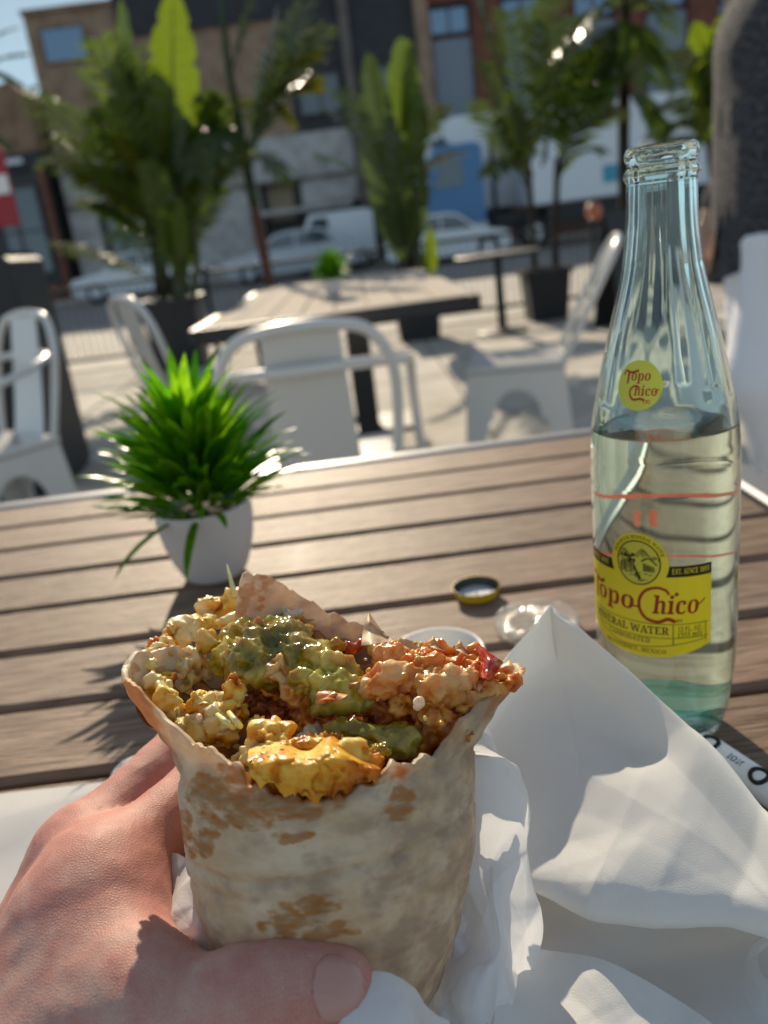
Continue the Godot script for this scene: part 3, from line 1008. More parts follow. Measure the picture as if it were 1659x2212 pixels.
func palms() -> void:
	# at the left: a full clump with one bright broad leaf
	var z := -7.7
	planter("black square planter under the big palm clump at the left", on_z(372, 650, z).x, z, 0.5, 0.62)
	var p := thing("palm", "bushy palm clump at the left with one bright yellow green broad leaf", "palm", Vector3(on_z(372, 650, z).x, 0.55, z), 0.0, "palms in black planters")
	var f := func(u: float, v: float, dz := 0.0) -> Vector3: return on_z(u, v, z + dz)
	stem(p, [f.call(345, 640), f.call(335, 540), f.call(330, 440)], 0.045, 0.03, M.palm_bark)
	stem(p, [f.call(385, 640), f.call(395, 540), f.call(385, 400)], 0.06, 0.035, M.palm_stem)
	stem(p, [f.call(415, 640, 0.1), f.call(425, 560, 0.1), f.call(410, 450, 0.1)], 0.04, 0.025, M.palm_stem)
	stem(p, [f.call(362, 640, -0.1), f.call(350, 560, -0.1), f.call(300, 440, -0.1)], 0.035, 0.02, M.palm_bark)
	paddle(p, f.call(372, 350), f.call(374, -22), 0.44, Vector3(0.35, 0.1, 1), 0.05, M.banana_leaf, 4)
	paddle(p, f.call(345, 380, 0.15), f.call(262, -8, 0.2), 0.30, Vector3(-0.7, 0.1, 0.8), 0.12, M.palm_leaf, 3)
	paddle(p, f.call(375, 420, -0.1), f.call(330, 130, -0.15), 0.42, Vector3(0.2, 0.1, 1), 0.06, M.palm_leaf_dark, 3)
	paddle(p, f.call(395, 430, 0.1), f.call(405, 250, 0.15), 0.30, Vector3(-0.4, 0.1, 1), 0.05, M.palm_leaf_dark, 2)
	for q in [[345, 430, 205, 95, 0.10, 0.45, 0.0], [340, 420, 238, 130, 0.10, 0.45, 0.1], [335, 430, 160, 150, 0.2, 0.42, 0.0], [335, 440, 110, 215, 0.25, 0.40, 0.2], [340, 430, 290, 110, 0.05, 0.42, -0.2], [350, 420, 330, 140, 0.05, 0.36, -0.3], [345, 450, 225, 235, 0.2, 0.40, 0.3], [335, 470, 140, 300, 0.25, 0.36, 0.2]]:
		frond(p, f.call(q[0], q[1]), f.call(q[2], q[3], q[6] * 1.5), q[4], q[5], 26, M.palm_leaf_dark if q[1] < 430 else M.palm_leaf, rf(-0.5, 0.5))
	for q in [[335, 470, 92, 345, 0.30, 0.34, 0.3], [340, 490, 150, 360, 0.15, 0.3, 0.35], [335, 500, 130, 300, 0.1, 0.3, 0.0], [330, 520, 170, 430, 0.12, 0.26, 0.2], [395, 430, 465, 215, 0.12, 0.3, 0.2], [400, 450, 470, 330, 0.15, 0.3, 0.1], [405, 480, 440, 390, 0.1, 0.22, 0.2], [330, 480, 60, 190, 0.15, 0.34, -0.4]]:
		frond(p, f.call(q[0], q[1]), f.call(q[2], q[3], q[6] * 1.5), q[4], q[5], 30, M.palm_leaf, rf(-0.6, 0.6), 0.4)
	for q in [[350, 470, 250, 290, 0.05, 0.2, 0.4], [400, 470, 425, 385, 0.02, 0.18, 0.3], [340, 480, 115, 330, 0.1, 0.2, 0.1]]:
		frond(p, f.call(q[0], q[1]), f.call(q[2], q[3], q[6]), q[4], q[5], 18, M.palm_leaf_yellow, rf(-0.6, 0.6), 0.6)
	for k in 10:           # the clump is full right down to its planter
		var u0 := rf(330, 420)
		var v0 := rf(520, 620)
		var a := rf(-1.25, 1.05)
		var l := rf(170, 330)
		frond(p, f.call(u0, v0, rf(-0.1, 0.2)), f.call(u0 + sin(a) * l, v0 - cos(a) * l, rf(-0.4, 0.5)), rf(0.05, 0.25), rf(0.22, 0.36), 26, [M.palm_leaf, M.palm_leaf_dark, M.palm_leaf][k % 3], rf(-0.8, 0.8), 0.35, false)
	for k in 5:
		var u0 := rf(340, 410)
		stem(p, [f.call(u0, 650, rf(-0.1, 0.1)), f.call(u0 + rf(-15, 15), 560), f.call(u0 + rf(-45, 45), 440)], rf(0.03, 0.05), 0.02, [M.palm_stem, M.palm_bark][k % 2])
	paddle(p, f.call(392, 560, 0.25), f.call(384, 420, 0.3), 0.14, Vector3(0.3, 0.1, 1), 0.03, M.banana_leaf, 2)
	# slim palm with yellowing leaflets
	z = -7.7
	planter("black square planter at the foot of the slim red stemmed palm", on_z(582, 640, z).x, z, 0.42, 0.5)
	p = thing("palm", "slim leaning palm with a red brown foot and yellowing side fronds", "palm", Vector3(on_z(582, 640, z).x, 0.45, z), 0.0, "palms in black planters")
	stem(p, [f.call(590, 650), f.call(572, 560), f.call(548, 440)], 0.05, 0.045, M.red_stem)
	stem(p, [f.call(549, 445), f.call(522, 300), f.call(490, 120), f.call(476, -60)], 0.05, 0.022, M.palm_leaf_dark)
	for q in [[530, 330, 700, 60, 0.15, 0.5, 0.3, 30], [540, 340, 655, 10, 0.05, 0.5, -0.2, 30], [535, 340, 600, 20, 0.0, 0.42, 0.0, 28], [520, 320, 425, 380, 0.45, 0.34, 0.3, 26], [530, 360, 450, 300, 0.25, 0.36, 0.1, 24], [535, 370, 470, 420, 0.3, 0.3, 0.2, 24], [500, 150, 560, -40, 0.0, 0.36, 0.0, 24], [540, 360, 610, 390, 0.3, 0.28, 0.2, 22]]:
		frond(p, f.call(q[0], q[1]), f.call(q[2], q[3], q[6] * 1.4), q[4], q[5], q[7], M.palm_leaf_dark, rf(-0.5, 0.5), 0.3)
	for q in [[600, 160, 705, 115, 0.02, 0.14], [590, 200, 710, 175, 0.03, 0.15], [585, 190, 712, 200, 0.05, 0.13], [575, 200, 645, 285, 0.04, 0.1], [500, 240, 560, 225, 0.06, 0.12]]:
		paddle(p, f.call(q[0], q[1]), f.call(q[2], q[3], 0.2), q[5], Vector3(0.1, 0.5, 1), q[4], M.palm_leaf_yellow, 3)
	frond(p, f.call(520, 330), f.call(440, 205, 0.3), 0.1, 0.25, 22, M.palm_leaf, 0.3, 0.3)
	# broad leaved plant in the middle
	z = -7.5
	planter("black square planter seen under the far end of the long table", on_z(903, 700, z).x, z, 0.42, 0.5)
	p = thing("palm", "broad leaved plant in the middle with an upright green paddle leaf", "palm", Vector3(on_z(890, 640, z).x, 0.45, z), 0.0, "palms in black planters")
	stem(p, [f.call(895, 640), f.call(882, 540), f.call(868, 400)], 0.075, 0.05, M.palm_bark)
	stem(p, [f.call(915, 640, 0.1), f.call(905, 560, 0.1), f.call(890, 440, 0.1)], 0.04, 0.03, M.palm_stem)
	paddle(p, f.call(862, 345), f.call(868, 78), 0.36, Vector3(0.3, 0.1, 1), 0.08, M.palm_leaf, 4)
	paddle(p, f.call(880, 300, 0.1), f.call(884, 86, 0.12), 0.16, Vector3(0.5, 0.1, 1), 0.05, M.banana_leaf, 3)
	paddle(p, f.call(850, 380, 0.1), f.call(795, 110, 0.1), 0.30, Vector3(-0.5, 0.1, 1), 0.1, M.palm_leaf_dark, 3)
	paddle(p, f.call(868, 400, 0.2), f.call(905, 190, 0.3), 0.30, Vector3(0.8, 0.1, 0.8), 0.1, M.palm_leaf, 3)
	paddle(p, f.call(840, 400, 0.2), f.call(832, 315, 0.25), 0.12, Vector3(0.2, 0.1, 1), 0.02, M.banana_leaf, 1)
	paddle(p, f.call(925, 600, 0.2), f.call(928, 490, 0.25), 0.16, Vector3(0.5, 0.1, 1), 0.02, M.banana_leaf, 1)
	for q in [[878, 560, 800, 420, 0.26, 0], [870, 540, 780, 300, 0.26, 1], [885, 540, 912, 330, 0.2, 0], [880, 520, 840, 260, 0.3, 0]]:
		paddle(p, f.call(q[0], q[1], 0.15), f.call(q[2], q[3], rf(0.0, 0.4)), q[4], Vector3(rf(-0.6, 0.6), 0.3, 1), 0.1, M.palm_leaf_dark, 3)
	for q in [[855, 440, 680, 335, 0.15, 0.22, 0.3], [855, 430, 700, 235, 0.2, 0.26, 0.0], [860, 430, 735, 190, 0.1, 0.3, -0.2], [870, 430, 960, 230, 0.2, 0.3, 0.2], [870, 450, 1000, 330, 0.25, 0.26, 0.2]]:
		frond(p, f.call(q[0], q[1]), f.call(q[2], q[3], q[6]), q[4], q[5], 26, M.palm_leaf_dark if q[6] < 0.25 else M.palm_leaf, rf(-0.5, 0.5), 0.3)
	# twin stemmed palm right of the middle
	z = -7.75
	planter("black square planter with two thin stems, left of the bottle", on_z(1178, 640, z).x, z, 0.40, 0.46)
	p = thing("palm", "twin stemmed palm with arching fronds, left of the bottle neck", "palm", Vector3(on_z(1178, 620, z).x, 0.42, z), 0.0, "palms in black planters")
	stem(p, [f.call(1158, 610), f.call(1150, 480), f.call(1138, 340)], 0.028, 0.03, M.palm_bark)
	stem(p, [f.call(1200, 610), f.call(1200, 480), f.call(1205, 340)], 0.028, 0.03, M.palm_bark)
	for q in [[1140, 360, 1010, -60, 0.05, 0.45, 0.0, 34, 1], [1138, 370, 1035, 130, 0.1, 0.4, 0.2, 30, 0], [1135, 400, 1025, 220, 0.1, 0.3, 0.3, 26, 0], [1145, 370, 1100, 20, 0.05, 0.42, -0.2, 30, 1], [1180, 350, 1190, -70, 0.0, 0.45, 0.1, 34, 1], [1205, 350, 1290, 120, 0.2, 0.42, 0.2, 30, 0], [1205, 360, 1345, 100, 0.25, 0.42, 0.0, 30, 1], [1205, 380, 1325, 225, 0.3, 0.36, 0.3, 28, 1], [1200, 400, 1300, 330, 0.25, 0.26, 0.2, 22, 0], [1140, 390, 1060, 380, 0.3, 0.26, 0.3, 22, 1], [1170, 360, 1240, 40, 0.1, 0.42, -0.2, 30, 1], [1150, 380, 1095, 250, 0.15, 0.3, 0.35, 24, 1]]:
		frond(p, f.call(q[0], q[1]), f.call(q[2], q[3], q[6] * 1.4), q[4], q[5], q[7], M.palm_leaf_dark if q[8] == 1 else M.palm_leaf, rf(-0.5, 0.5), 0.3)
	paddle(p, f.call(1150, 330), f.call(1085, 190, 0.2), 0.16, Vector3(-0.3, 0.3, 1), 0.04, M.banana_leaf, 3)
	# tall palm behind the bottle neck
	z = -8.9
	planter("black square planter half hidden behind the bottle neck", on_z(1352, 600, z).x, z, 0.42, 0.5)
	p = thing("palm", "tall straight stemmed palm right behind the bottle mouth", "palm", Vector3(on_z(1352, 560, z).x, 0.45, z), 0.0, "palms in black planters")
	stem(p, [f.call(1352, 560), f.call(1347, 330), f.call(1350, 60), f.call(1352, -80)], 0.06, 0.04, M.palm_bark)
	for q in [[1350, 30, 1240, 90, 0.3, 0.42, 0.2], [1350, 20, 1270, -30, 0.2, 0.45, 0.0], [1350, 40, 1440, 60, 0.3, 0.42, 0.2], [1350, 60, 1400, 180, 0.35, 0.36, 0.3], [1350, 60, 1290, 190, 0.35, 0.36, 0.1], [1352, 20, 1430, -40, 0.2, 0.45, -0.2], [1350, 120, 1450, 200, 0.3, 0.34, 0.2], [1348, 180, 1270, 250, 0.3, 0.28, 0.3], [1350, 200, 1440, 320, 0.25, 0.26, 0.2]]:
		frond(p, f.call(q[0], q[1]), f.call(q[2], q[3], q[6] * 1.4), q[4], q[5], 28, M.palm_leaf if q[6] > 0.15 else M.palm_leaf_dark, rf(-0.6, 0.6), 0.35)
	# bright leaves at the right, beside the person
	z = -9.0
	planter("black square planter low at the right beside the standing person", on_z(1555, 600, z).x, z, 0.42, 0.5)
	p = thing("palm", "leafy plant at the right with bright leaves beside the standing person", "palm", Vector3(on_z(1555, 560, z).x, 0.45, z), 0.0, "palms in black planters")
	stem(p, [f.call(1555, 570), f.call(1545, 440), f.call(1530, 300)], 0.04, 0.03, M.palm_bark)
	for q in [[1540, 220, 1500, 45, 0.3], [1550, 200, 1560, 30, 0.32], [1550, 240, 1605, 60, 0.3], [1530, 260, 1478, 150, 0.26], [1540, 300, 1500, 230, 0.24]]:
		paddle(p, f.call(q[0], q[1]), f.call(q[2], q[3], 0.2), q[4], Vector3(rf(-0.5, 0.5), 0.2, 1), 0.06, M.banana_leaf, 3)
	for q in [[1535, 300, 1420, 230, 0.25, 0.3], [1535, 310, 1410, 300, 0.3, 0.3], [1540, 300, 1460, 110, 0.2, 0.36], [1545, 300, 1620, 180, 0.2, 0.3], [1535, 320, 1450, 360, 0.3, 0.26], [1545, 290, 1590, 20, 0.1, 0.36]]:
		frond(p, f.call(q[0], q[1]), f.call(q[2], q[3], 0.2), q[4], q[5], 26, M.palm_leaf_dark, rf(-0.5, 0.5), 0.35)
	# near the left edge: a tall dark box with thin fronds over it
	var tall := thing("planter", "tall black planter box at the far left edge", "planter", Vector3(-1.78, 0, -3.9), 0.12, "black square planters")
	part(tall, "box", box_mesh(Vector3(0.62, 1.05, 0.62), Vector3(0, 0.525, 0), 0.02), M.black_plastic)
	part(tall, "soil", box_mesh(Vector3(0.56, 0.02, 0.56), Vector3(0, 1.062, 0)), M.soil)
	z = -3.9
	p = thing("palm", "thin fronded palm at the far left, its tips against the sky", "palm", Vector3(-1.78, 1.06, -3.9), 0.0, "palms in black planters")
	stem(p, [Vector3(-1.78, 1.06, -3.9), Vector3(-1.80, 1.4, -3.9), Vector3(-1.86, 1.75, -3.95)], 0.03, 0.015, M.palm_bark)
	for q in [[-60, 160, 66, 118], [-60, 150, 52, 190], [-70, 130, 40, 60], [-80, 260, 30, 330]]:
		frond(p, f.call(q[0], q[1]), f.call(q[2], q[3]), 0.08, 0.09, 18, M.palm_leaf_dark, 0.4, 0.3)

# ---------------------------------------------------------------- furniture of the patio
func side_panel(w0: float, w1: float, h: float) -> PackedVector2Array:
	# a sheet-metal side: two tapering legs under an arched apron
	var p := PackedVector2Array()
	p.append(Vector2(-w0, h))
	p.append(Vector2(-w1, 0))
	p.append(Vector2(-w1 + 0.032, 0))
	p.append(Vector2(-w0 + 0.072, h - 0.17))
	for i in 9:
		var a := PI - PI * i / 8.0
		p.append(Vector2(cos(a) * (w0 - 0.085), h - 0.17 + sin(a) * 0.11))
	p.append(Vector2(w0 - 0.072, h - 0.17))
	p.append(Vector2(w1 - 0.032, 0))
	p.append(Vector2(w1, 0))
	p.append(Vector2(w0, h))
	return p

func make_chair(label: String, where: Vector3, turn: float, arms: bool, low := 0.0, lean := 0.0) -> Node3D:
	var c := thing("metal_chair", label, "chair", where, turn, "white sheet metal chairs on the patio")
	var h := 0.44
	var s := MB.new()
	s.box(Vector3(0.365, 0.026, 0.365), Transform3D(Basis(), Vector3(0, h + 0.008, 0)), Color.WHITE, 0.011)
	part(c, "seat", s.done(), M.white_metal)
	var panel := MB.new()
	panel.prism(side_panel(0.172, 0.205, h - 0.006), 0.004)
	var pm := panel.done()
	for k in 4:
		var a := PI / 2 * k
		var splay := Basis(Vector3.RIGHT, -0.076)
		part(c, "leg_panel", pm, M.white_metal, Transform3D(Basis(Vector3.UP, a) * splay, Basis(Vector3.UP, a) * Vector3(0, 0, 0.205)))
	var hoop := [Vector3(-0.165, h, 0.16), Vector3(-0.182, 0.62, 0.205), Vector3(-0.178, 0.74, 0.235), Vector3(-0.135, 0.82, 0.257), Vector3(-0.06, 0.842, 0.265), Vector3(0, 0.845, 0.267)]
	var full := hoop.duplicate()
	for k in range(4, -1, -1):
		full.append(Vector3(-hoop[k].x, hoop[k].y, hoop[k].z))
	for k in full.size():
		full[k].z += lean * clampf((full[k].y - h) / 0.4, 0, 1)
		full[k].y -= low * clampf((full[k].y - h) / 0.4, 0, 1)
	part(c, "back_hoop", tube_mesh(curve(PackedVector3Array(full), 40), PackedFloat32Array([0.0125]), 10), M.white_metal)
	if arms:
		var arm := [Vector3(-0.285, 0.01, -0.25), Vector3(-0.262, 0.34, -0.205), Vector3(-0.248, 0.58, -0.155), Vector3(-0.238, 0.70, -0.03), Vector3(-0.218, 0.742, 0.11), Vector3(-0.15, 0.765, 0.215), Vector3(-0.07, 0.772, 0.252), Vector3(0, 0.772, 0.262)]
		var both := arm.duplicate()
		for k in range(6, -1, -1):
			both.append(Vector3(-arm[k].x, arm[k].y, arm[k].z))
		for k in both.size():
			both[k].y -= 0.06 * clampf((both[k].y - h) / 0.33, 0, 1)
		part(c, "arm_hoop", tube_mesh(curve(PackedVector3Array(both), 44), PackedFloat32Array([0.0125]), 10), M.white_metal)
	# the splat bends back a little and carries a pressed panel
	var sp := MB.new()
	for side in [1.0, -1.0]:
		var pts := PackedVector3Array()
		for i in 2:
			for j in 12:
				var t := j / 11.0
				var w := lerpf(0.094, 0.080, t)
				pts.append(Vector3((i * 2 - 1) * w, lerpf(h, 0.835 - low, t), lerpf(0.165, 0.256 + lean, pow(t, 0.8)) + 0.0015 * side))
		if side > 0:
			sp.grid(pts, 2, 12)
		else:
			var flip := PackedVector3Array()
			for i in [1, 0]:
				for j in 12:
					flip.append(pts[i * 12 + j])
			sp.grid(flip, 2, 12)
	var splat := part(c, "splat", sp.done(), M.white_metal)
	var press := PackedVector3Array()
	for k in 16:
		var t := float(k) / 15.0
		var q: Vector2
		if t < 0.4:
			q = Vector2(-0.052, lerpf(h + 0.02, 0.66, t / 0.4))
		elif t > 0.6:
			q = Vector2(0.052, lerpf(0.66, h + 0.02, (t - 0.6) / 0.4))
		else:
			var a := PI * (1.0 - (t - 0.4) / 0.2)
			q = Vector2(cos(a) * 0.052, 0.66 + sin(a) * 0.03)
		press.append(Vector3(q.x, q.y, lerpf(0.165, 0.256 + lean, pow((q.y - h) / (0.835 - h), 0.8)) + 0.002))
	part(splat, "pressed_rib", tube_mesh(press, PackedFloat32Array([0.0035]), 6), M.white_metal)
	return c

func far_furniture() -> void:
	# long pale table with boards running along it
	var t := thing("long_table", "long pale boarded table with black legs, holding a small pot plant", "table", Vector3(-0.075, 0, -3.65))
	var n := 8
	for i in n:
		var w := 0.86 / n
		part(t, "board", box_mesh(Vector3(w - 0.004, 0.022, 2.1), Vector3.ZERO, 0.003), M.table_board, Transform3D(Basis(), Vector3(-0.43 + w * (i + 0.5), 0.729, 0)))
	for s in [-1.0, 1.0]:
		part(t, "side_rail", box_mesh(Vector3(0.025, 0.045, 2.14), Vector3(0.4445 * s, 0.716, 0), 0.003), M.black_metal)
		part(t, "end_rail", box_mesh(Vector3(0.86, 0.045, 0.025), Vector3(0, 0.716, 1.0575 * s), 0.003), M.black_metal)
		part(t, "pedestal", box_mesh(Vector3(0.085, 0.67, 0.085), Vector3(0.06, 0.355, 0.55 * s), 0.004), M.black_metal)
		part(t, "foot", box_mesh(Vector3(0.5, 0.02, 0.4), Vector3(0.06, 0.011, 0.55 * s), 0.004), M.black_metal)
	make_chair("white metal armchair, its back to the camera, before the long table", Vector3(-0.13, 0, -1.90), 0.03, true, 0.045)
	make_chair("white metal chair at the left of the long table, turned to the right", Vector3(-0.62, 0, -3.16), -0.95, false)
	make_chair("white metal chair at the left edge, nearest the camera on that side", Vector3(-1.27, 0, -2.60), 2.45, true)
	make_chair("white metal chair standing side on between long table and bottle", Vector3(0.56, 0, -3.02), 1.36, false, 0.0, 0.11)
	# low black table by the fence
	var b := thing("bistro_table", "small round black table by the fence, beyond the long table", "table", Vector3(1.24, 0, -7.2))
	part(b, "top", lathe_mesh(PackedVector2Array([Vector2(0.001, 0.64), Vector2(0.36, 0.64), Vector2(0.37, 0.65), Vector2(0.37, 0.665), Vector2(0.36, 0.672), Vector2(0.001, 0.672)]), 40), M.black_metal)
	part(b, "column", lathe_mesh(PackedVector2Array([Vector2(0.04, 0.02), Vector2(0.035, 0.64)]), 16), M.black_metal)
	part(b, "foot", lathe_mesh(PackedVector2Array([Vector2(0.22, 0.001), Vector2(0.22, 0.015), Vector2(0.05, 0.04), Vector2(0.001, 0.04)]), 32), M.black_metal)
	var fl := thing("folding_sign", "black folding board standing behind the side-on white chair", "sign", Vector3(2.2, 0, -6.6), 0.3)
	for s in [-1.0, 1.0]:
		part(fl, "board", box_mesh(Vector3(0.5, 0.9, 0.02)), M.black_plastic, Transform3D(Basis(Vector3.RIGHT, 0.2 * s), Vector3(0, 0.445, -0.1 * s)))

# ---------------------------------------------------------------- the standing person at the right edge
func person() -> void:
	var o := thing("person", "person in a dark grey open cardigan and white trousers standing at the right edge", "person", Vector3(1.04, 0, -2.02), 0.0)
	var lo := Vector3(-0.42, -0.03, -0.34)
	var hi := Vector3(0.42, 1.78, 0.34)
	# joints; the person faces along -x
	var hip := Vector3(0.0, 0.90, 0)
	var hl := Vector3(0.0, 0.86, 0.09)
	var hr := Vector3(0.02, 0.86, -0.09)
	var kl := Vector3(-0.075, 0.52, 0.10)
	var kr := Vector3(0.03, 0.48, -0.10)
	var al := Vector3(0.07, 0.085, 0.10)
	var ar := Vector3(0.10, 0.085, -0.11)
	var chest := Vector3(0.0, 1.26, 0)
	var neck := Vector3(-0.01, 1.47, 0)
	var head := Vector3(-0.035, 1.60, 0)
	var sl := Vector3(0.0, 1.39, 0.185)
	var sr := Vector3(0.0, 1.39, -0.185)
	var el := Vector3(0.05, 1.12, 0.24)
	var er := Vector3(0.05, 1.12, -0.24)
	var wl := Vector3(-0.06, 0.90, 0.25)
	var wr := Vector3(-0.06, 0.90, -0.25)
	var f := Field.new()
	f.setup(lo, hi, 0.014)
	f.bone(hip, chest, 0.125, 0.13, 0.05)
	f.bone(chest, neck - Vector3(0, 0.06, 0), 0.13, 0.07, 0.05)
	f.bone(neck - Vector3(0, 0.06, 0), neck + Vector3(-0.01, 0.05, 0), 0.055, 0.052, 0.04)
	f.bone(head + Vector3(0.02, 0.03, 0), head + Vector3(-0.03, -0.06, 0), 0.088, 0.06, 0.04)
	f.bone(head + Vector3(-0.085, -0.005, 0), head + Vector3(-0.10, -0.03, 0), 0.012, 0.014, 0.02)
	f.bone(head + Vector3(0.01, 0.0, 0.082), head + Vector3(0.01, -0.03, 0.082), 0.014, 0.01, 0.012)
	f.bone(head + Vector3(0.01, 0.0, -0.082), head + Vector3(0.01, -0.03, -0.082), 0.014, 0.01, 0.012)
	for s in [[sl, el, wl], [sr, er, wr]]:
		f.bone(s[0], s[1], 0.052, 0.042, 0.05)
		f.bone(s[1], s[2], 0.042, 0.028, 0.03)
		f.bone(s[2], s[2] + Vector3(-0.03, -0.08, 0), 0.03, 0.028, 0.02)
		for k in 4:
			f.bone(s[2] + Vector3(-0.045 + 0.022 * k, -0.09, 0), s[2] + Vector3(-0.06 + 0.02 * k, -0.165 + 0.012 * absf(k - 1.5), 0), 0.010, 0.008, 0.006)
		f.bone(s[2] + Vector3(-0.045, -0.04, 0), s[2] + Vector3(-0.085, -0.10, 0), 0.012, 0.009, 0.01)
	for s in [[hl, kl, al], [hr, kr, ar]]:
		f.bone(s[0], s[1], 0.09, 0.062, 0.05)
		f.bone(s[1], s[2], 0.06, 0.04, 0.03)
		f.bone(s[2] + Vector3(0.02, -0.04, 0), s[2] + Vector3(-0.16, -0.055, 0), 0.038, 0.028, 0.03)
	var b := MB.new()
	f.mesh_into(b)
	part(o, "body", b.done(), mat("skin_far", lin(0.42, 0.24, 0.17), 0.55))
	f = Field.new()
	f.setup(lo, hi, 0.014)
	f.bone(hip + Vector3(0, -0.02, 0.03), hip + Vector3(0, -0.02, -0.03), 0.135, 0.135, 0.05)
	for s in [[hl, kl, al], [hr, kr, ar]]:
		f.bone(s[0] + Vector3(0.02, 0.02, 0), s[0] + Vector3(0.04, -0.06, 0), 0.125, 0.11, 0.05)
		f.bone(s[0] + Vector3(-0.01, 0, 0), s[1], 0.115, 0.10, 0.05)
		f.bone(s[1], s[2] + Vector3(0, 0.04, 0), 0.095, 0.075, 0.04)
	f.cut(0.852, -1.0)
	b = MB.new()
	f.mesh_into(b)
	part(o, "trousers", b.done(), M.white_cotton)
	f = Field.new()
	f.setup(lo, hi, 0.014)
	f.bone(hip + Vector3(0.005, -0.03, 0.05), chest + Vector3(0, 0, 0.05), 0.15, 0.14, 0.05)
	f.bone(hip + Vector3(0.005, -0.03, -0.05), chest + Vector3(0, 0, -0.05), 0.15, 0.14, 0.05)
	f.cut(0.845, 1.0)
	f.bone(chest, neck - Vector3(0, 0.08, 0), 0.14, 0.075, 0.05)
	for s in [[sl, el, wl], [sr, er, wr]]:
		f.bone(s[0], s[1], 0.065, 0.055, 0.05)
		f.bone(s[1], s[2] + (s[1] - s[2]) * 0.1, 0.055, 0.045, 0.03)
	b = MB.new()
	f.mesh_into(b)
	part(o, "cardigan", b.done(), M.dark_knit)
	# the open front hangs forward in two folded panels
	for s in [1.0, -1.0]:
		var net := []
		for j in 5:
			var y := [1.38, 1.15, 0.98, 0.85, 0.745][j] as float
			var x0 := [-0.10, -0.155, -0.155, -0.160, -0.165][j] as float
			var row := []
			for i in 4:
				row.append(Vector3(x0 + 0.045 * i + 0.012 * sin(i * 2.1 + j), y + 0.03 * i, s * (0.03 + 0.05 * i + 0.012 * cos(i * 2.6 + j))))
			net.append(row)
		b = MB.new()
		b.grid(net_points(net, 16, 24), 16, 24)
		part(o, "front_panel", b.done(), M.dark_knit)
	f = Field.new()
	f.setup(Vector3(-0.2, 1.4, -0.16), Vector3(0.2, 1.78, 0.16), 0.012)
	f.bone(head + Vector3(0.035, 0.045, 0), head + Vector3(0.05, -0.06, 0), 0.09, 0.08, 0.03)
	f.bone(head + Vector3(0.0, 0.055, 0), head + Vector3(-0.05, 0.065, 0), 0.075, 0.045, 0.03)
	b = MB.new()
	f.mesh_into(b)
	part(o, "hair", b.done(), M.dark_hair)
	for s in [1.0, -1.0]:
		part(o, "eye", lathe_mesh(PackedVector2Array([Vector2(0.001, -0.009), Vector2(0.009, 0), Vector2(0.001, 0.009)]), 10), M.dark_hair, Transform3D(Basis(), head + Vector3(-0.085, 0.012, 0.032 * s)))
	var shoe := MB.new()
	part(o, "mouth", box_mesh(Vector3(0.012, 0.008, 0.045), Vector3.ZERO, 0.003), M.red_brick, Transform3D(Basis(), head + Vector3(-0.09, -0.062, 0)))
	for q in [al, ar]:
		shoe = MB.new()
		shoe.box(Vector3(0.27, 0.075, 0.095), Transform3D(Basis(), q + Vector3(-0.075, -0.046, 0)), Color.WHITE, 0.03)
		part(o, "shoe", shoe.done(), M.rubber)

# ---------------------------------------------------------------- the near table and what stands on it
func near_table() -> void:
	var t := thing("slatted_table", "near café table of brown wood composite slats in a grey metal frame", "table", Vector3(-0.16, 0, -0.45))
	var x0 := -0.62
	var x1 := 0.268
	for i in 10:
		var w := 0.0625
		var m := box_mesh(Vector3(x1 - x0, 0.022, w), Vector3.ZERO, 0.0032)
		part(t, "plank", m, M["plank_%d" % [0, 1, 3, 2, 0, 3, 1, 2, 0, 1][i]], Transform3D(Basis(Vector3.UP, rf(-0.0012, 0.0012)), Vector3((x0 + x1) / 2, TABLE - 0.011 + rf(-0.0004, 0.0004), -0.7515 + 0.067 * i) - t.position))
	var rail := func(a: Vector3, b: Vector3, size: Vector3) -> void:
		part(t, "frame_rail", box_mesh(size, Vector3.ZERO, 0.003), M.grey_frame, Transform3D(Basis(), (a + b) / 2 - t.position))
	rail.call(Vector3(x0 - 0.03, TABLE - 0.02, -0.796), Vector3(x1 + 0.03, TABLE - 0.02, -0.796), Vector3(x1 - x0 + 0.06, 0.042, 0.02))
	rail.call(Vector3(x0 - 0.03, TABLE - 0.02, -0.1), Vector3(x1 + 0.03, TABLE - 0.02, -0.1), Vector3(x1 - x0 + 0.06, 0.042, 0.02))
	rail.call(Vector3(x1 + 0.017, TABLE - 0.018, -0.785), Vector3(x1 + 0.017, TABLE - 0.018, -0.111), Vector3(0.026, 0.042, 0.67))
	rail.call(Vector3(x0 - 0.017, TABLE - 0.018, -0.785), Vector3(x0 - 0.017, TABLE - 0.018, -0.111), Vector3(0.026, 0.042, 0.67))
	for x in [x0 + 0.1, (x0 + x1) / 2, x1 - 0.1]:
		part(t, "bearer", box_mesh(Vector3(0.04, 0.025, 0.66), Vector3.ZERO, 0.002), M.grey_frame, Transform3D(Basis(), Vector3(x, TABLE - 0.0355, -0.448) - t.position))
	for x in [x0 - 0.01, x1 + 0.01]:
		for z in [-0.78, -0.12]:
			part(t, "leg", box_mesh(Vector3(0.045, TABLE - 0.046, 0.045), Vector3.ZERO, 0.004), M.grey_frame, Transform3D(Basis(), Vector3(x, (TABLE - 0.046) / 2 + 0.002, z) - t.position))

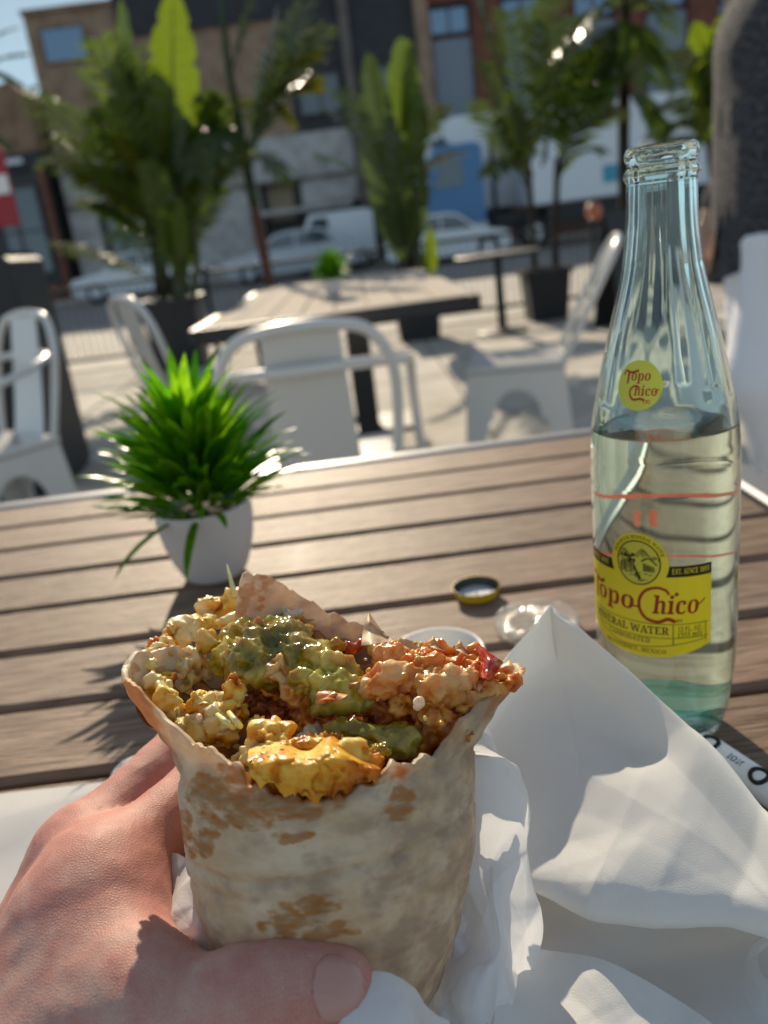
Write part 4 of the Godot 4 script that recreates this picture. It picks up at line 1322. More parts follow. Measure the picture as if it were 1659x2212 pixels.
# one curved grass blade growing from the origin, up and out along +x
func blade(length: float, width: float, lean: float, droop: float) -> ArrayMesh:
	var n := 9
	var pts := PackedVector3Array()
	pts.resize(3 * n)
	var p := Vector3.ZERO
	var a := PI / 2 - lean
	for j in n:
		var t := float(j) / (n - 1)
		var w: float = width * 0.5 * pow(maxf(sin(PI * minf(0.12 + t * 0.88, 1.0)), 0.0), 0.75)
		pts[j] = p + Vector3(sin(a) * w * 0.25, -cos(a) * w * -0.25, -w)
		pts[n + j] = p - Vector3(sin(a), -cos(a), 0) * w * 0.15
		pts[2 * n + j] = p + Vector3(sin(a) * w * 0.25, -cos(a) * w * -0.25, w)
		p += Vector3(cos(a), sin(a), 0) * length / (n - 1)
		a -= droop / (n - 1) * (0.4 + 1.2 * t)
	var b := MB.new()
	b.grid(pts, 3, n)
	return b.done()

func make_grass_pot(label: String, where: Vector3, leaves: int) -> Node3D:
	var o := thing("potted_grass", label, "pot plant", where, 0.0, "small artificial grass plants in white pots")
	part(o, "pot", lathe_mesh(PackedVector2Array([Vector2(0.001, 0.0), Vector2(0.018, 0.0), Vector2(0.0205, 0.0012), Vector2(0.0235, 0.006), Vector2(0.0278, 0.016), Vector2(0.0312, 0.028), Vector2(0.0332, 0.041), Vector2(0.0335, 0.051), Vector2(0.0330, 0.0535), Vector2(0.0318, 0.0535), Vector2(0.0312, 0.051), Vector2(0.030, 0.044), Vector2(0.001, 0.043)]), 64), M.pot_ceramic)
	part(o, "moss", lathe_mesh(PackedVector2Array([Vector2(0.0295, 0.0445), Vector2(0.02, 0.049), Vector2(0.001, 0.051)]), 24), M.soil)
	var kinds := []
	for k in 12:
		kinds.append(blade(rf(0.050, 0.078), rf(0.0078, 0.0112), rf(0.0, 0.12), rf(0.35, 1.0)))
	for i in leaves:
		# the leaves stand in tufts up short stems inside the clump
		var turn := TAU * (i * 0.381966 + rf(-0.03, 0.03))
		var layer := float(i) / leaves
		var out := lerpf(0.10, 1.0, pow(layer, 0.8)) + rf(-0.15, 0.15)
		var from := Vector3(cos(turn) * 0.026 * minf(out, 1.0), 0.052 + 0.044 * (1.0 - layer) * rf(0.5, 1.0), -sin(turn) * 0.026 * minf(out, 1.0))
		var s := rf(0.8, 1.15) * lerpf(1.08, 0.68, layer)
		var k := rng.randi() % 12
		var basis := Basis(Vector3.UP, turn) * Basis(Vector3.FORWARD, out) * Basis(Vector3.UP, rf(-0.35, 0.35))
		part(o, "leaf", kinds[k], M["grass_leaf_%d" % [0, 1, 0, 2, 1][rng.randi() % 5]], Transform3D(basis.scaled_local(Vector3(s, s, s)), from))
	return o

func potted_grass() -> void:
	var p := on_y(468, 1240, TABLE)
	var o := make_grass_pot("bright green artificial grass in a small white pot on the near table", Vector3(p.x, TABLE, p.z), 270)
	# two long leaves hang down over the front of the pot
	var hang := blade(0.06, 0.0062, 0.2, 0.9)
	part(o, "leaf", hang, M.grass_leaf_0, Transform3D(Basis(Vector3.UP, -1.62) * Basis(Vector3.FORWARD, 1.55), Vector3(0.001, 0.053, 0.024)))
	part(o, "leaf", hang, M.grass_leaf_0, Transform3D(Basis(Vector3.UP, -2.3) * Basis(Vector3.FORWARD, 1.5), Vector3(-0.014, 0.052, 0.022)))
	var far := o.duplicate()
	far.name = numbered("potted_grass")
	add_child(far)
	var q := on_y(722, 640, TABLE + 0.001)
	far.position = Vector3(q.x, TABLE + 0.001, q.z)
	far.rotation.y = 2.1
	far.scale = Vector3(1.2, 1.2, 1.2)
	far.set_meta("label", "blurred small green plant in a white pot on the long pale table")

# ---------------------------------------------------------------- printing: a picture painted by the script
class Painter:
	var im: Image
	var k: float                 # pixels per millimetre
	var x0: float
	var y1: float

	func setup(x_min: float, x_max: float, y_min: float, y_max: float, per_mm: float, c: Color) -> void:
		k = per_mm
		x0 = x_min
		y1 = y_max
		im = Image.create(int((x_max - x_min) * k), int((y_max - y_min) * k), false, Image.FORMAT_RGB8)
		im.fill(c)

	func dot(x: float, y: float, r: float, c: Color) -> void:
		var px := (x - x0) * k
		var py := (y1 - y) * k
		var pr := r * k
		for j in range(maxi(int(py - pr), 0), mini(int(py + pr) + 2, im.get_height())):
			for i in range(maxi(int(px - pr), 0), mini(int(px + pr) + 2, im.get_width())):
				var a := clampf(pr - Vector2(i + 0.5 - px, j + 0.5 - py).length() + 0.5, 0, 1)
				if a > 0.0:
					im.set_pixel(i, j, im.get_pixel(i, j).lerp(c, a))

	func stroke(points: Array, w0: float, w1: float, c: Color) -> void:
		var n := points.size()
		var dense := []
		for i in n - 1:
			for s in 10:
				var t := s / 10.0
				dense.append((points[i] as Vector2).cubic_interpolate(points[i + 1], points[maxi(i - 1, 0)], points[mini(i + 2, n - 1)], t))
		dense.append(points[n - 1])
		var last := Vector2(1e9, 1e9)
		for i in dense.size():
			var t := float(i) / dense.size()
			var r := lerpf(w0, w1, t) / 2
			if i + 1 < dense.size():
				var a: Vector2 = dense[i]
				var b: Vector2 = dense[i + 1]
				var steps := maxi(1, int(a.distance_to(b) * k / 1.5))
				for s in steps:
					var p := a.lerp(b, float(s) / steps)
					if p.distance_to(last) * k > 0.6:
						dot(p.x, p.y, r, c)
						last = p
			else:
				dot(dense[i].x, dense[i].y, r, c)

	func rect(xa: float, ya: float, xb: float, yb: float, c: Color) -> void:
		im.fill_rect(Rect2i(int((xa - x0) * k), int((y1 - yb) * k), int((xb - xa) * k), int((yb - ya) * k)), c)

	func tri(a: Vector2, b: Vector2, d: Vector2, c: Color) -> void:
		a = Vector2((a.x - x0) * k, (y1 - a.y) * k)
		b = Vector2((b.x - x0) * k, (y1 - b.y) * k)
		d = Vector2((d.x - x0) * k, (y1 - d.y) * k)
		var area := (b - a).cross(d - a)
		if absf(area) < 1e-6:
			return
		var lo := a.min(b).min(d)
		var hi := a.max(b).max(d)
		for j in range(maxi(int(lo.y), 0), mini(int(hi.y) + 1, im.get_height())):
			for i in range(maxi(int(lo.x), 0), mini(int(hi.x) + 1, im.get_width())):
				var p := Vector2(i + 0.5, j + 0.5)
				var u := (b - p).cross(d - p) / area
				var v := (d - p).cross(a - p) / area
				if u >= 0 and v >= 0 and u + v <= 1:
					im.set_pixel(i, j, c)

# glyph triangles of a text, the capital height being 1, starting at x = 0 on the base line
func glyphs(s: String, font_name: String, bold := false) -> PackedVector2Array:
	var f := SystemFont.new()
	f.font_names = PackedStringArray([font_name])
	if bold:
		f.font_weight = 700
	var m := TextMesh.new()
	m.text = s
	m.font = f
	m.font_size = 64
	m.pixel_size = 0.01
	m.depth = 0.0
	m.horizontal_alignment = HORIZONTAL_ALIGNMENT_LEFT
	var a := m.get_mesh_arrays()
	var v: PackedVector3Array = a[Mesh.ARRAY_VERTEX]
	var ix: PackedInt32Array = a[Mesh.ARRAY_INDEX] if a[Mesh.ARRAY_INDEX] != null else PackedInt32Array(range(v.size()))
	var lo := Vector2(1e9, 1e9)
	var hi := -lo
	for p in v:
		lo = lo.min(Vector2(p.x, p.y))
		hi = hi.max(Vector2(p.x, p.y))
	var out := PackedVector2Array()
	for i in ix:
		out.append((Vector2(v[i].x, v[i].y) - Vector2(lo.x, lo.y)) / (0.64 * 0.72))
	return out

func text_width(g: PackedVector2Array) -> float:
	var w := 0.0
	for p in g:
		w = maxf(w, p.x)
	return w

# text centred on (x, y), its letters h high; bend > 0 lays it round a circle of that radius about (x, y)
func print_text(p: Painter, s: String, font: String, bold: bool, x: float, y: float, h: float, c: Color, wide := 0.0, slant := 0.0, bow := 0.0, ring := 0.0) -> void:
	var g := glyphs(s, font, bold)
	var w := text_width(g)
	if w <= 0.0:
		return
	var kx := (wide / w) if wide > 0.0 else h
	var out := PackedVector2Array()
	for q in g:
		var a := Vector2((q.x - w / 2) * kx + q.y * h * slant, q.y * h)
		if ring > 0.0:
			var t := PI / 2 - a.x / ring
			out.append(Vector2(x + cos(t) * (ring + a.y), y + sin(t) * (ring + a.y)))
		else:
			out.append(Vector2(x + a.x, y + a.y + bow * a.x * a.x))
	for i in range(0, out.size() - 2, 3):
		p.tri(out[i], out[i + 1], out[i + 2], c)

func paint_label() -> ImageTexture:
	var yellow := Color(0.95, 0.85, 0.17)
	var ink := Color(0.13, 0.13, 0.09)
	var olive := Color(0.36, 0.34, 0.10)
	var red := Color(0.66, 0.15, 0.08)
	var p := Painter.new()
	p.setup(-30, 30, 43, 99, 12, yellow)
	# black bands left and right of the emblem
	p.rect(-30, 79.2, 30, 83.8, ink)
	print_text(p, "EST. SINCE 1895", "Droid Serif", true, 20.2, 80.4, 2.1, yellow, 14.5)
	print_text(p, "SINCE 1895", "Droid Serif", true, -20.5, 80.4, 2.1, yellow, 13.0)
	# round emblem: a ring of letters about a small engraved landscape
	p.dot(0, 84.5, 11.9, yellow)
	print_text(p, "IMPORTED MINERAL WATER", "Droid Serif", true, 0, 84.5, 1.35, olive, 24.0, 0.0, 0.0, 9.4)
	p.dot(0, 84.3, 8.9, ink)
	p.dot(0, 84.3, 8.4, Color(0.86, 0.81, 0.30))
	var r := RandomNumberGenerator.new()
	r.seed = 5
	for i in 26:           # far ridge
		var x := -8.0 + i * 0.64
		var top := 88.6 + 1.6 * sin(i * 0.5) - 0.15 * absf(x)
		p.stroke([Vector2(x, minf(top, 84.3 + sqrt(maxf(66 - x * x, 0.1)))), Vector2(x + 0.5, 86.4 + r.randf())], 0.42, 0.15, ink)
	for i in 15:           # trunks at the left
		var x := -7.4 + i * 0.42
		p.stroke([Vector2(x, 82.0 + r.randf_range(1.5, 5.0)), Vector2(x + r.randf_range(-0.3, 0.3), 79.8 + r.randf())], 0.30, 0.22, ink)
	for i in 22:           # foliage
		p.dot(r.randf_range(-7, -1), r.randf_range(84.5, 87.5), r.randf_range(0.2, 0.6), ink)
	for i in 16:           # house and falling water
		var x := 2.2 + i * 0.28
		p.stroke([Vector2(x, 84.4 - 0.1 * i), Vector2(x, 81.2)], 0.2, 0.2, ink)
	p.stroke([Vector2(1.6, 85.2), Vector2(4.4, 86.4), Vector2(7.2, 84.0)], 0.6, 0.5, ink)
	for i in 18:           # foreground strokes
		var x := r.randf_range(-6, 6)
		var y := r.randf_range(77.0, 80.8)
		if Vector2(x, y - 84.3).length() < 7.6:
			p.stroke([Vector2(x, y), Vector2(x + r.randf_range(0.8, 2.2), y + r.randf_range(-0.3, 0.4))], 0.35, 0.15, ink)
	p.stroke([Vector2(-1.4, 83), Vector2(-0.4, 80.4), Vector2(0.6, 78.2)], 0.5, 1.3, ink)
	# the script lettering
	p.stroke([Vector2(-27.5, 72.2), Vector2(-25.8, 74.0), Vector2(-23.0, 72.6), Vector2(-20.2, 71.6), Vector2(-17.6, 72.6)], 0.8, 1.5, red)
	p.stroke([Vector2(-23.2, 72.4), Vector2(-23.5, 68), Vector2(-23.8, 63.8)], 1.7, 1.4, red)
	print_text(p, "opo", "Droid Serif", true, -12.2, 62.4, 7.4, red, 19.5, 0.1)
	p.stroke([Vector2(-3.4, 66.0), Vector2(-1.6, 66.4), Vector2(0.2, 66.2)], 0.7, 0.7, red)
	p.stroke([Vector2(11.6, 72.6), Vector2(10.2, 74.3), Vector2(6.6, 74.9), Vector2(2.6, 73.2), Vector2(0.4, 69.4), Vector2(0.6, 65.2), Vector2(3.2, 61.9), Vector2(7.6, 60.9), Vector2(11.2, 62.2), Vector2(13.6, 61.3)], 0.9, 1.5, red)
	print_text(p, "hico", "Droid Serif", true, 14.0, 64.2, 7.2, red, 17.5, 0.12)
	p.stroke([Vector2(22.0, 67.4), Vector2(24.0, 68.2), Vector2(25.6, 69.6)], 0.7, 0.5, red)
	p.dot(14.6, 72.4, 0.75, red)
	print_text(p, "MR", "Droid Sans", true, 15.6, 60.9, 1.2, olive, 2.2)
	# the ruled panel underneath
	for q in [[60.0, 0.28], [54.2, 0.28]]:
		p.stroke([Vector2(-26, q[0]), Vector2(27, q[0])], q[1], q[1], olive)
	p.stroke([Vector2(-25.6, 60), Vector2(-25.6, 54)], 0.28, 0.28, olive)
	p.stroke([Vector2(13.2, 60), Vector2(13.2, 51.6)], 0.35, 0.35, olive)
	p.stroke([Vector2(26.2, 60), Vector2(26.2, 52)], 0.28, 0.28, olive)
	p.stroke([Vector2(-24, 54.2), Vector2(-10, 49.9), Vector2(3, 50.0), Vector2(26, 53.2)], 0.28, 0.28, olive)
	print_text(p, "MINERAL WATER", "Droid Serif", true, -6.4, 55.6, 3.2, ink, 36.0)
	print_text(p, "CARBONATED", "Droid Serif", true, -5.2, 51.7, 2.0, olive, 19.0)
	print_text(p, "12 FL. OZ.", "Droid Serif", true, 19.8, 57.0, 2.0, olive, 9.5)
	print_text(p, "(355 ml)", "Droid Serif", true, 19.8, 54.2, 2.0, olive, 9.5)
	print_text(p, "MONTERREY, MEXICO", "Droid Serif", true, -3.0, 47.1, 1.7, olive, 27.0)
	return ImageTexture.create_from_image(p.im)

func paint_sticker() -> ImageTexture:
	var red := Color(0.72, 0.20, 0.10)
	var p := Painter.new()
	p.setup(-9, 9, -9, 9, 20, Color(0.88, 0.87, 0.34))
	p.stroke([Vector2(-6.2, 3.6), Vector2(-5.4, 5.0), Vector2(-3.2, 4.4), Vector2(-0.6, 5.0)], 0.5, 0.9, red)
	p.stroke([Vector2(-4.2, 4.5), Vector2(-4.3, 2.6), Vector2(-4.5, 0.8)], 0.9, 0.7, red)
	print_text(p, "opo", "Droid Serif", true, 0.4, 0.6, 3.3, red, 7.4, 0.1)
	p.stroke([Vector2(0.2, -0.7), Vector2(-1.2, -0.2), Vector2(-2.9, -1.2), Vector2(-3.2, -3.2), Vector2(-1.8, -4.9), Vector2(0.8, -4.6), Vector2(2.0, -5.0)], 0.6, 0.9, red)
	print_text(p, "hico", "Droid Serif", true, 2.4, -3.6, 3.3, red, 8.4, 0.1)
	p.stroke([Vector2(6.0, -2.2), Vector2(7.2, -1.4)], 0.5, 0.3, red)
	print_text(p, "(R)", "Droid Sans", true, 3.2, -6.4, 1.2, red, 2.2)
	return ImageTexture.create_from_image(p.im)

# ---------------------------------------------------------------- the bottle
func bottle_radius(h: float) -> float:
	var hs := [0.0, 0.0035, 0.0128, 0.0243, 0.0355, 0.0572, 0.098, 0.1045, 0.1077, 0.111, 0.1246, 0.1356, 0.1446, 0.1534, 0.1621, 0.1706, 0.1789, 0.1871, 0.1999, 0.2123, 0.2150]
	var rs := [0.0205, 0.0236, 0.0262, 0.0276, 0.0289, 0.0291, 0.0291, 0.0291, 0.0291, 0.02905, 0.0286, 0.0273, 0.0253, 0.0233, 0.0212, 0.0189, 0.0166, 0.0147, 0.0131, 0.0125, 0.0124]
	var n := hs.size()
	var k := 0
	while k < n - 2 and h > hs[k + 1]:
		k += 1
	var t: float = clampf((h - hs[k]) / (hs[k + 1] - hs[k]), 0, 1)
	return cubic_interpolate(rs[k], rs[k + 1], rs[maxi(k - 1, 0)], rs[mini(k + 2, n - 1)], t)

func bottle() -> void:
	var base := on_y(1438, 1557, TABLE)
	var o := thing("glass_bottle", "open pale green glass bottle of mineral water with a yellow label", "bottle", Vector3(base.x, TABLE + 0.0006, base.z))
	o.scale = Vector3(0.955, 1.02, 0.955)
	var facing := atan2(-base.x, -base.z)            # the way the camera lies, about the vertical
	var outer := []
	outer.append(Vector2(0.0004, 0.0035))
	outer.append(Vector2(0.012, 0.0028))
	outer.append(Vector2(0.017, 0.0008))
	outer.append(Vector2(0.0195, 0.0))
	var h := 0.0004
	while h < 0.2152:
		outer.append(Vector2(bottle_radius(h), h))
		h += 0.0011
	for q in [[0.01265, 0.2158], [0.0134, 0.2168], [0.01355, 0.2178], [0.0132, 0.2188], [0.01235, 0.2198], [0.0120, 0.2208], [0.01225, 0.2218], [0.01285, 0.2228], [0.0130, 0.2242], [0.01275, 0.2256], [0.0120, 0.2265], [0.0111, 0.2266], [0.0102, 0.2260], [0.0097, 0.2248], [0.0095, 0.2230]]:
		outer.append(Vector2(q[0], q[1]))
	var n_out := outer.size()
	h = 0.219
	while h > 0.012:
		outer.append(Vector2(bottle_radius(h) - 0.0029, h))
		h -= 0.0011
	for q in [[0.0215, 0.0088], [0.018, 0.0068], [0.011, 0.0060], [0.0004, 0.0062]]:
		outer.append(Vector2(q[0], q[1]))
	var seg := 144
	var pts := PackedVector3Array()
	for i in seg:
		var a := TAU * i / seg
		var wave := 0.00012 * sin(3 * a + 1.0) + 0.00008 * sin(7 * a + 0.4) + 0.00004 * sin(13 * a)
		for j in outer.size():
			var q: Vector2 = outer[j]
			var r := q.x
			if j >= n_out and r > 0.005:
				r += wave * (2.2 if q.y > 0.14 else 0.7)
			pts.append(Vector3(r * cos(a), q.y, -r * sin(a)))
	var b := MB.new()
	b.grid(pts, seg, outer.size(), true)
	var glass := mat("bottle_glass", lin(0.82, 0.925, 0.885), 0.0)
	glass.refraction_enabled = true
	glass.refraction_scale = 0.05
	glass.albedo_color.a = 0.0
	glass.metallic_specular = 0.5
	part(o, "glass", b.done(), glass)
	# the water, reaching a little into the glass wall
	var wp := PackedVector2Array([Vector2(0.0004, 0.0058), Vector2(0.011, 0.0056), Vector2(0.018, 0.0063), Vector2(0.0217, 0.0084)])
	h = 0.0118
	while h < 0.1296:
		wp.append(Vector2(bottle_radius(h) - 0.0024, h))
		h += 0.0011
	wp.append(Vector2(bottle_radius(0.1302) - 0.0024, 0.1302))
	wp.append(Vector2(bottle_radius(0.1302) - 0.0034, 0.1298))
	wp.append(Vector2(bottle_radius(0.1302) - 0.0052, 0.1294))
	wp.append(Vector2(0.0004, 0.1293))
	var water := mat("water", lin(0.98, 1.0, 0.99), 0.0)
	water.refraction_enabled = true
	water.refraction_scale = 0.033
	water.albedo_color.a = 0.0
	part(o, "water", lathe_mesh(wp, 144), water)
	var teal := mat("thick_base_glass", Color(0.38, 0.92, 0.78, 0.45), 0.05)
	teal.transparency = BaseMaterial3D.TRANSPARENCY_ALPHA
	part(o, "base_glass", lathe_mesh(PackedVector2Array([Vector2(0.0004, 0.0150), Vector2(0.012, 0.0146), Vector2(0.0200, 0.0152), Vector2(0.0222, 0.0165), Vector2(0.0218, 0.0100)]), 64), teal)
	# label: wraps about the front, its top edge rising round the emblem
	var lm := mat("label_print", Color.WHITE, 0.4)
	lm.albedo_texture = paint_label()
	leafy(lm, lin(0.9, 0.9, 0.9))
	lm.texture_repeat = false
	var lp := PackedVector3Array()
	var luv := PackedVector2Array()
	var nu := 90
	var nv := 12
	var r0 := 0.0292
	for i in nu:
		var x := lerpf(-28.5, 28.5, float(i) / (nu - 1))
		var phi := facing + deg_to_rad(-20.0) + x * 0.001 / r0
		var top := 83.6
		if absf(x) < 11.6:
			top = maxf(top, 84.5 + sqrt(11.6 * 11.6 - x * x))
		var low := 45.6 + 5.4 * pow(absf(x) / 28.5, 2.2)
		for j in nv:
			var y := lerpf(low, top, float(j) / (nv - 1))
			var rr := bottle_radius(y * 0.001) + 0.00025
			lp.append(Vector3(sin(phi) * rr, y * 0.001, cos(phi) * rr))
			luv.append(Vector2((x + 30) / 60.0, (99 - y) / 56.0))
	b = MB.new()
	b.grid(lp, nu, nv, false, PackedColorArray(), luv)
	part(o, "label", b.done(), lm)
	var sm := mat("sticker_print", Color.WHITE, 0.4)
	sm.albedo_texture = paint_sticker()
	leafy(sm, lin(0.9, 0.9, 0.9))
	sm.texture_repeat = false
	var sp := PackedVector3Array()
	var suv := PackedVector2Array()
	for i in 49:
		var a := TAU * i / 48.0
		for j in 7:
			var q := Vector2(cos(a), sin(a)) * 8.7 * j / 6.0
			var y := 0.1495 + q.y * 0.001 * 0.98
			var rr := bottle_radius(y) + 0.00025
			var phi := facing + deg_to_rad(-20.5) + q.x * 0.001 / 0.0244
			sp.append(Vector3(sin(phi) * rr, y, cos(phi) * rr))
			suv.append(Vector2((q.x + 9) / 18.0, (9 - q.y) / 18.0))
	b = MB.new()
	b.grid(sp, 49, 7, false, PackedColorArray(), suv)
	part(o, "neck_label", b.done(), sm)
	# red and yellow print on the back of the bottle, seen through the water
	leafy(mat("red_print", lin(0.36, 0.05, 0.035), 0.4), lin(0.6, 0.10, 0.07))
	leafy(mat("yellow_print", lin(0.74, 0.66, 0.08), 0.4), lin(1.2, 1.05, 0.2))
	leafy(mat("orange_print", lin(0.62, 0.26, 0.14), 0.4), lin(0.8, 0.4, 0.22))
	for q in [[140, 215, 0.0960, 0.0975, "red_print"], [184, 186, 0.084, 0.091, "red_print"], [190, 193, 0.084, 0.091, "red_print"], [150, 212, 0.0705, 0.0715, "red_print"], [165, 215, 0.054, 0.062, "yellow_print"]]:
		var bp := PackedVector3Array()
		for i in 20:
			var phi: float = facing + deg_to_rad(lerpf(q[0], q[1], i / 19.0))
			for j in 2:
				var y: float = lerpf(q[2], q[3], j)
				var rr := bottle_radius(y) + 0.00025
				bp.append(Vector3(sin(phi) * rr, y, cos(phi) * rr))
		b = MB.new()
		b.grid(bp, 20, 2)
		part(o, "back_print", b.done(), M[q[4]])

# ---------------------------------------------------------------- cap, lid, cup, tube
func fluted(profile: Array, seg: int, flutes: int, depth: float, from_h: float, wave := 0.0) -> ArrayMesh:
	var pts := PackedVector3Array()
	for i in seg:
		var a := TAU * i / seg
		for q in profile:
			var r: float = q[0]
			if q[1] >= from_h and r > 0.004:
				r += depth * cos(a * flutes) * minf((q[1] - from_h) / 0.003, 1.0)
			pts.append(Vector3(r * cos(a), q[1] + wave * cos(a * flutes + r * 900.0), -r * sin(a)))
	var b := MB.new()
	b.grid(pts, seg, profile.size(), true)
	return b.done()

func small_things() -> void:
	mat("cap_yellow", lin(0.62, 0.40, 0.015), 0.35)
	mat("cap_inside", lin(0.03, 0.035, 0.03), 0.4)
	mat("cap_liner", lin(0.42, 0.44, 0.46), 0.35)
	var p := on_y(1030, 1288, TABLE)
	var c := thing("bottle_cap", "yellow crown cap lying open side up on the slats", "bottle cap", Vector3(p.x, TABLE + 0.0003, p.z))
	part(c, "shell", fluted([[0.001, 0.0], [0.0108, 0.0], [0.0122, 0.0006], [0.0130, 0.0018], [0.0134, 0.004], [0.0142, 0.0062], [0.0147, 0.0068], [0.0142, 0.0068]], 168, 21, 0.00035, 0.002), M.cap_yellow)
	part(c, "inside", fluted([[0.0141, 0.0067], [0.0136, 0.0058], [0.0127, 0.0038], [0.0122, 0.0018], [0.0118, 0.0013]], 168, 21, 0.0003, 0.002), M.cap_inside)
	part(c, "liner", lathe_mesh(PackedVector2Array([Vector2(0.0122, 0.0012), Vector2(0.0112, 0.0020), Vector2(0.0100, 0.0016), Vector2(0.001, 0.0014)]), 48), M.cap_liner)
	# clear lid
	var clear := mat("clear_plastic", Color(0.95, 0.97, 0.93, 0.12), 0.09)
	clear.transparency = BaseMaterial3D.TRANSPARENCY_ALPHA
	clear.metallic_specular = 1.0
	p = on_y(1160, 1358, TABLE)
	var l := thing("plastic_lid", "clear plastic sauce cup lid glinting on the slats beside the bottle", "lid", Vector3(p.x, TABLE + 0.0004, p.z))
	part(l, "rim", fluted([[0.0175, 0.0045], [0.0188, 0.0012], [0.0205, 0.0002], [0.0222, 0.0008], [0.0229, 0.0032], [0.0224, 0.0060], [0.0212, 0.0072], [0.0200, 0.0066], [0.0190, 0.0050]], 240, 40, 0.0005, 0.0001, 0.0005), clear)
	part(l, "plate", fluted([[0.0188, 0.0042], [0.0165, 0.0048], [0.0150, 0.0060], [0.0135, 0.0050], [0.0120, 0.0044], [0.001, 0.0042]], 192, 20, 0.0002, 0.001, 0.0004), clear)
	# sauce cup
	var cup_m := mat("cup_plastic", lin(0.72, 0.73, 0.72), 0.3)
	leafy(cup_m, lin(0.7, 0.7, 0.7))
	p = on_y(944, 1412, TABLE + 0.027)
	var k := thing("sauce_cup", "small white plastic sauce cup half hidden behind the burrito", "cup", Vector3(p.x, TABLE + 0.0003, p.z))
	part(k, "cup", lathe_mesh(PackedVector2Array([Vector2(0.001, 0.001), Vector2(0.0165, 0.0), Vector2(0.0175, 0.001), Vector2(0.0208, 0.026), Vector2(0.0222, 0.0268), Vector2(0.0226, 0.028), Vector2(0.0218, 0.0290), Vector2(0.0203, 0.0284), Vector2(0.0196, 0.026), Vector2(0.0166, 0.002), Vector2(0.001, 0.002)]), 72), cup_m)
	part(k, "salsa", lathe_mesh(PackedVector2Array([Vector2(0.0188, 0.0175), Vector2(0.012, 0.0185), Vector2(0.001, 0.018)]), 36), mat("green_salsa", lin(0.10, 0.13, 0.02), 0.2))
	# a white tube with black rings, lying on the table behind the paper
	var a := on_y(1512, 1606, TABLE + 0.006)
	var e := on_y(1720, 1748, TABLE + 0.006)
	var axis := (e - a).normalized()
	var tub := thing("printed_tube", "white plastic tube with black rings lying behind the paper at the right edge", "tube", a)
	var basis := Basis(axis.cross(Vector3.UP).normalized().cross(axis).normalized(), axis, axis.cross(Vector3.UP).normalized())
	basis = Basis(basis.z.cross(basis.y) * -1.0, basis.y, basis.z)
	if basis.determinant() < 0:
		basis.x = -basis.x
	var len := (e - a).length()
	tub.transform = Transform3D(basis, a)
	part(tub, "barrel", lathe_mesh(PackedVector2Array([Vector2(0.001, 0.0), Vector2(0.0046, 0.0), Vector2(0.0056, 0.001), Vector2(0.0058, 0.003), Vector2(0.0058, len), Vector2(0.001, len)]), 40), M.white_paint)
	part(tub, "tip", lathe_mesh(PackedVector2Array([Vector2(0.001, -0.010), Vector2(0.0026, -0.009), Vector2(0.0034, -0.001), Vector2(0.001, 0.0002)]), 24), mat("brass", lin(0.55, 0.42, 0.2), 0.35, 0.7))
	for y in [0.007, 0.031]:
		var g := MB.new()
		var path := PackedVector3Array()
		var up := basis.inverse() * (Vector3.UP * 0.75 + (EYE - a).normalized() * 0.6).normalized()
		for i in 25:
			var t := TAU * i / 24.0
			var w := Vector3(up.x, 0, up.z).normalized()
			var s := Vector3(0, 1, 0).cross(w)
			var q := w * 0.0060 + Vector3.ZERO
			var off := sin(t) * 0.0032
			var ang := off / 0.0058
			q = (w * cos(ang) + s * sin(ang)) * 0.0059
			path.append(Vector3(q.x, y + cos(t) * 0.0032, q.z))
		g.tube(path, PackedFloat32Array([0.0009]), 6, Color.WHITE, false)
		part(tub, "black_ring", g.done(), M.rubber)
	var gl := glyphs("ION", "Droid Sans", true)
	var tm := MB.new()
	var upv := basis.inverse() * (Vector3.UP * 0.75 + (EYE - a).normalized() * 0.65).normalized()
	var w0 := Vector3(upv.x, 0, upv.z).normalized()
	var s0 := Vector3(0, 1, 0).cross(w0)
	for i in range(0, gl.size() - 2, 3):
		var ids := []
		for j in 3:
			var q: Vector2 = gl[i + j]
			var ang := (q.y - 0.5) * 0.0026 / 0.0058
			var pos := (w0 * cos(ang) + s0 * sin(ang)) * 0.00586
			ids.append(tm.vert(Vector3(pos.x, 0.0165 + q.x * 0.0026, pos.z)))
		tm.tri(ids[0], ids[1], ids[2])
	part(tub, "lettering", tm.done(), M.dark_print)
	# a clear cup at the right bottom corner
	p = on_y(1716, 2140, TABLE + 0.012)
	var cc := thing("plastic_lid", "clear plastic lid just showing at the lower right edge", "lid", Vector3(p.x, TABLE + 0.012, p.z))
	part(cc, "rim", lathe_mesh(PackedVector2Array([Vector2(0.0130, 0.0), Vector2(0.0122, 0.006), Vector2(0.0112, 0.0085), Vector2(0.0095, 0.0085), Vector2(0.009, 0.007)]), 60), clear)

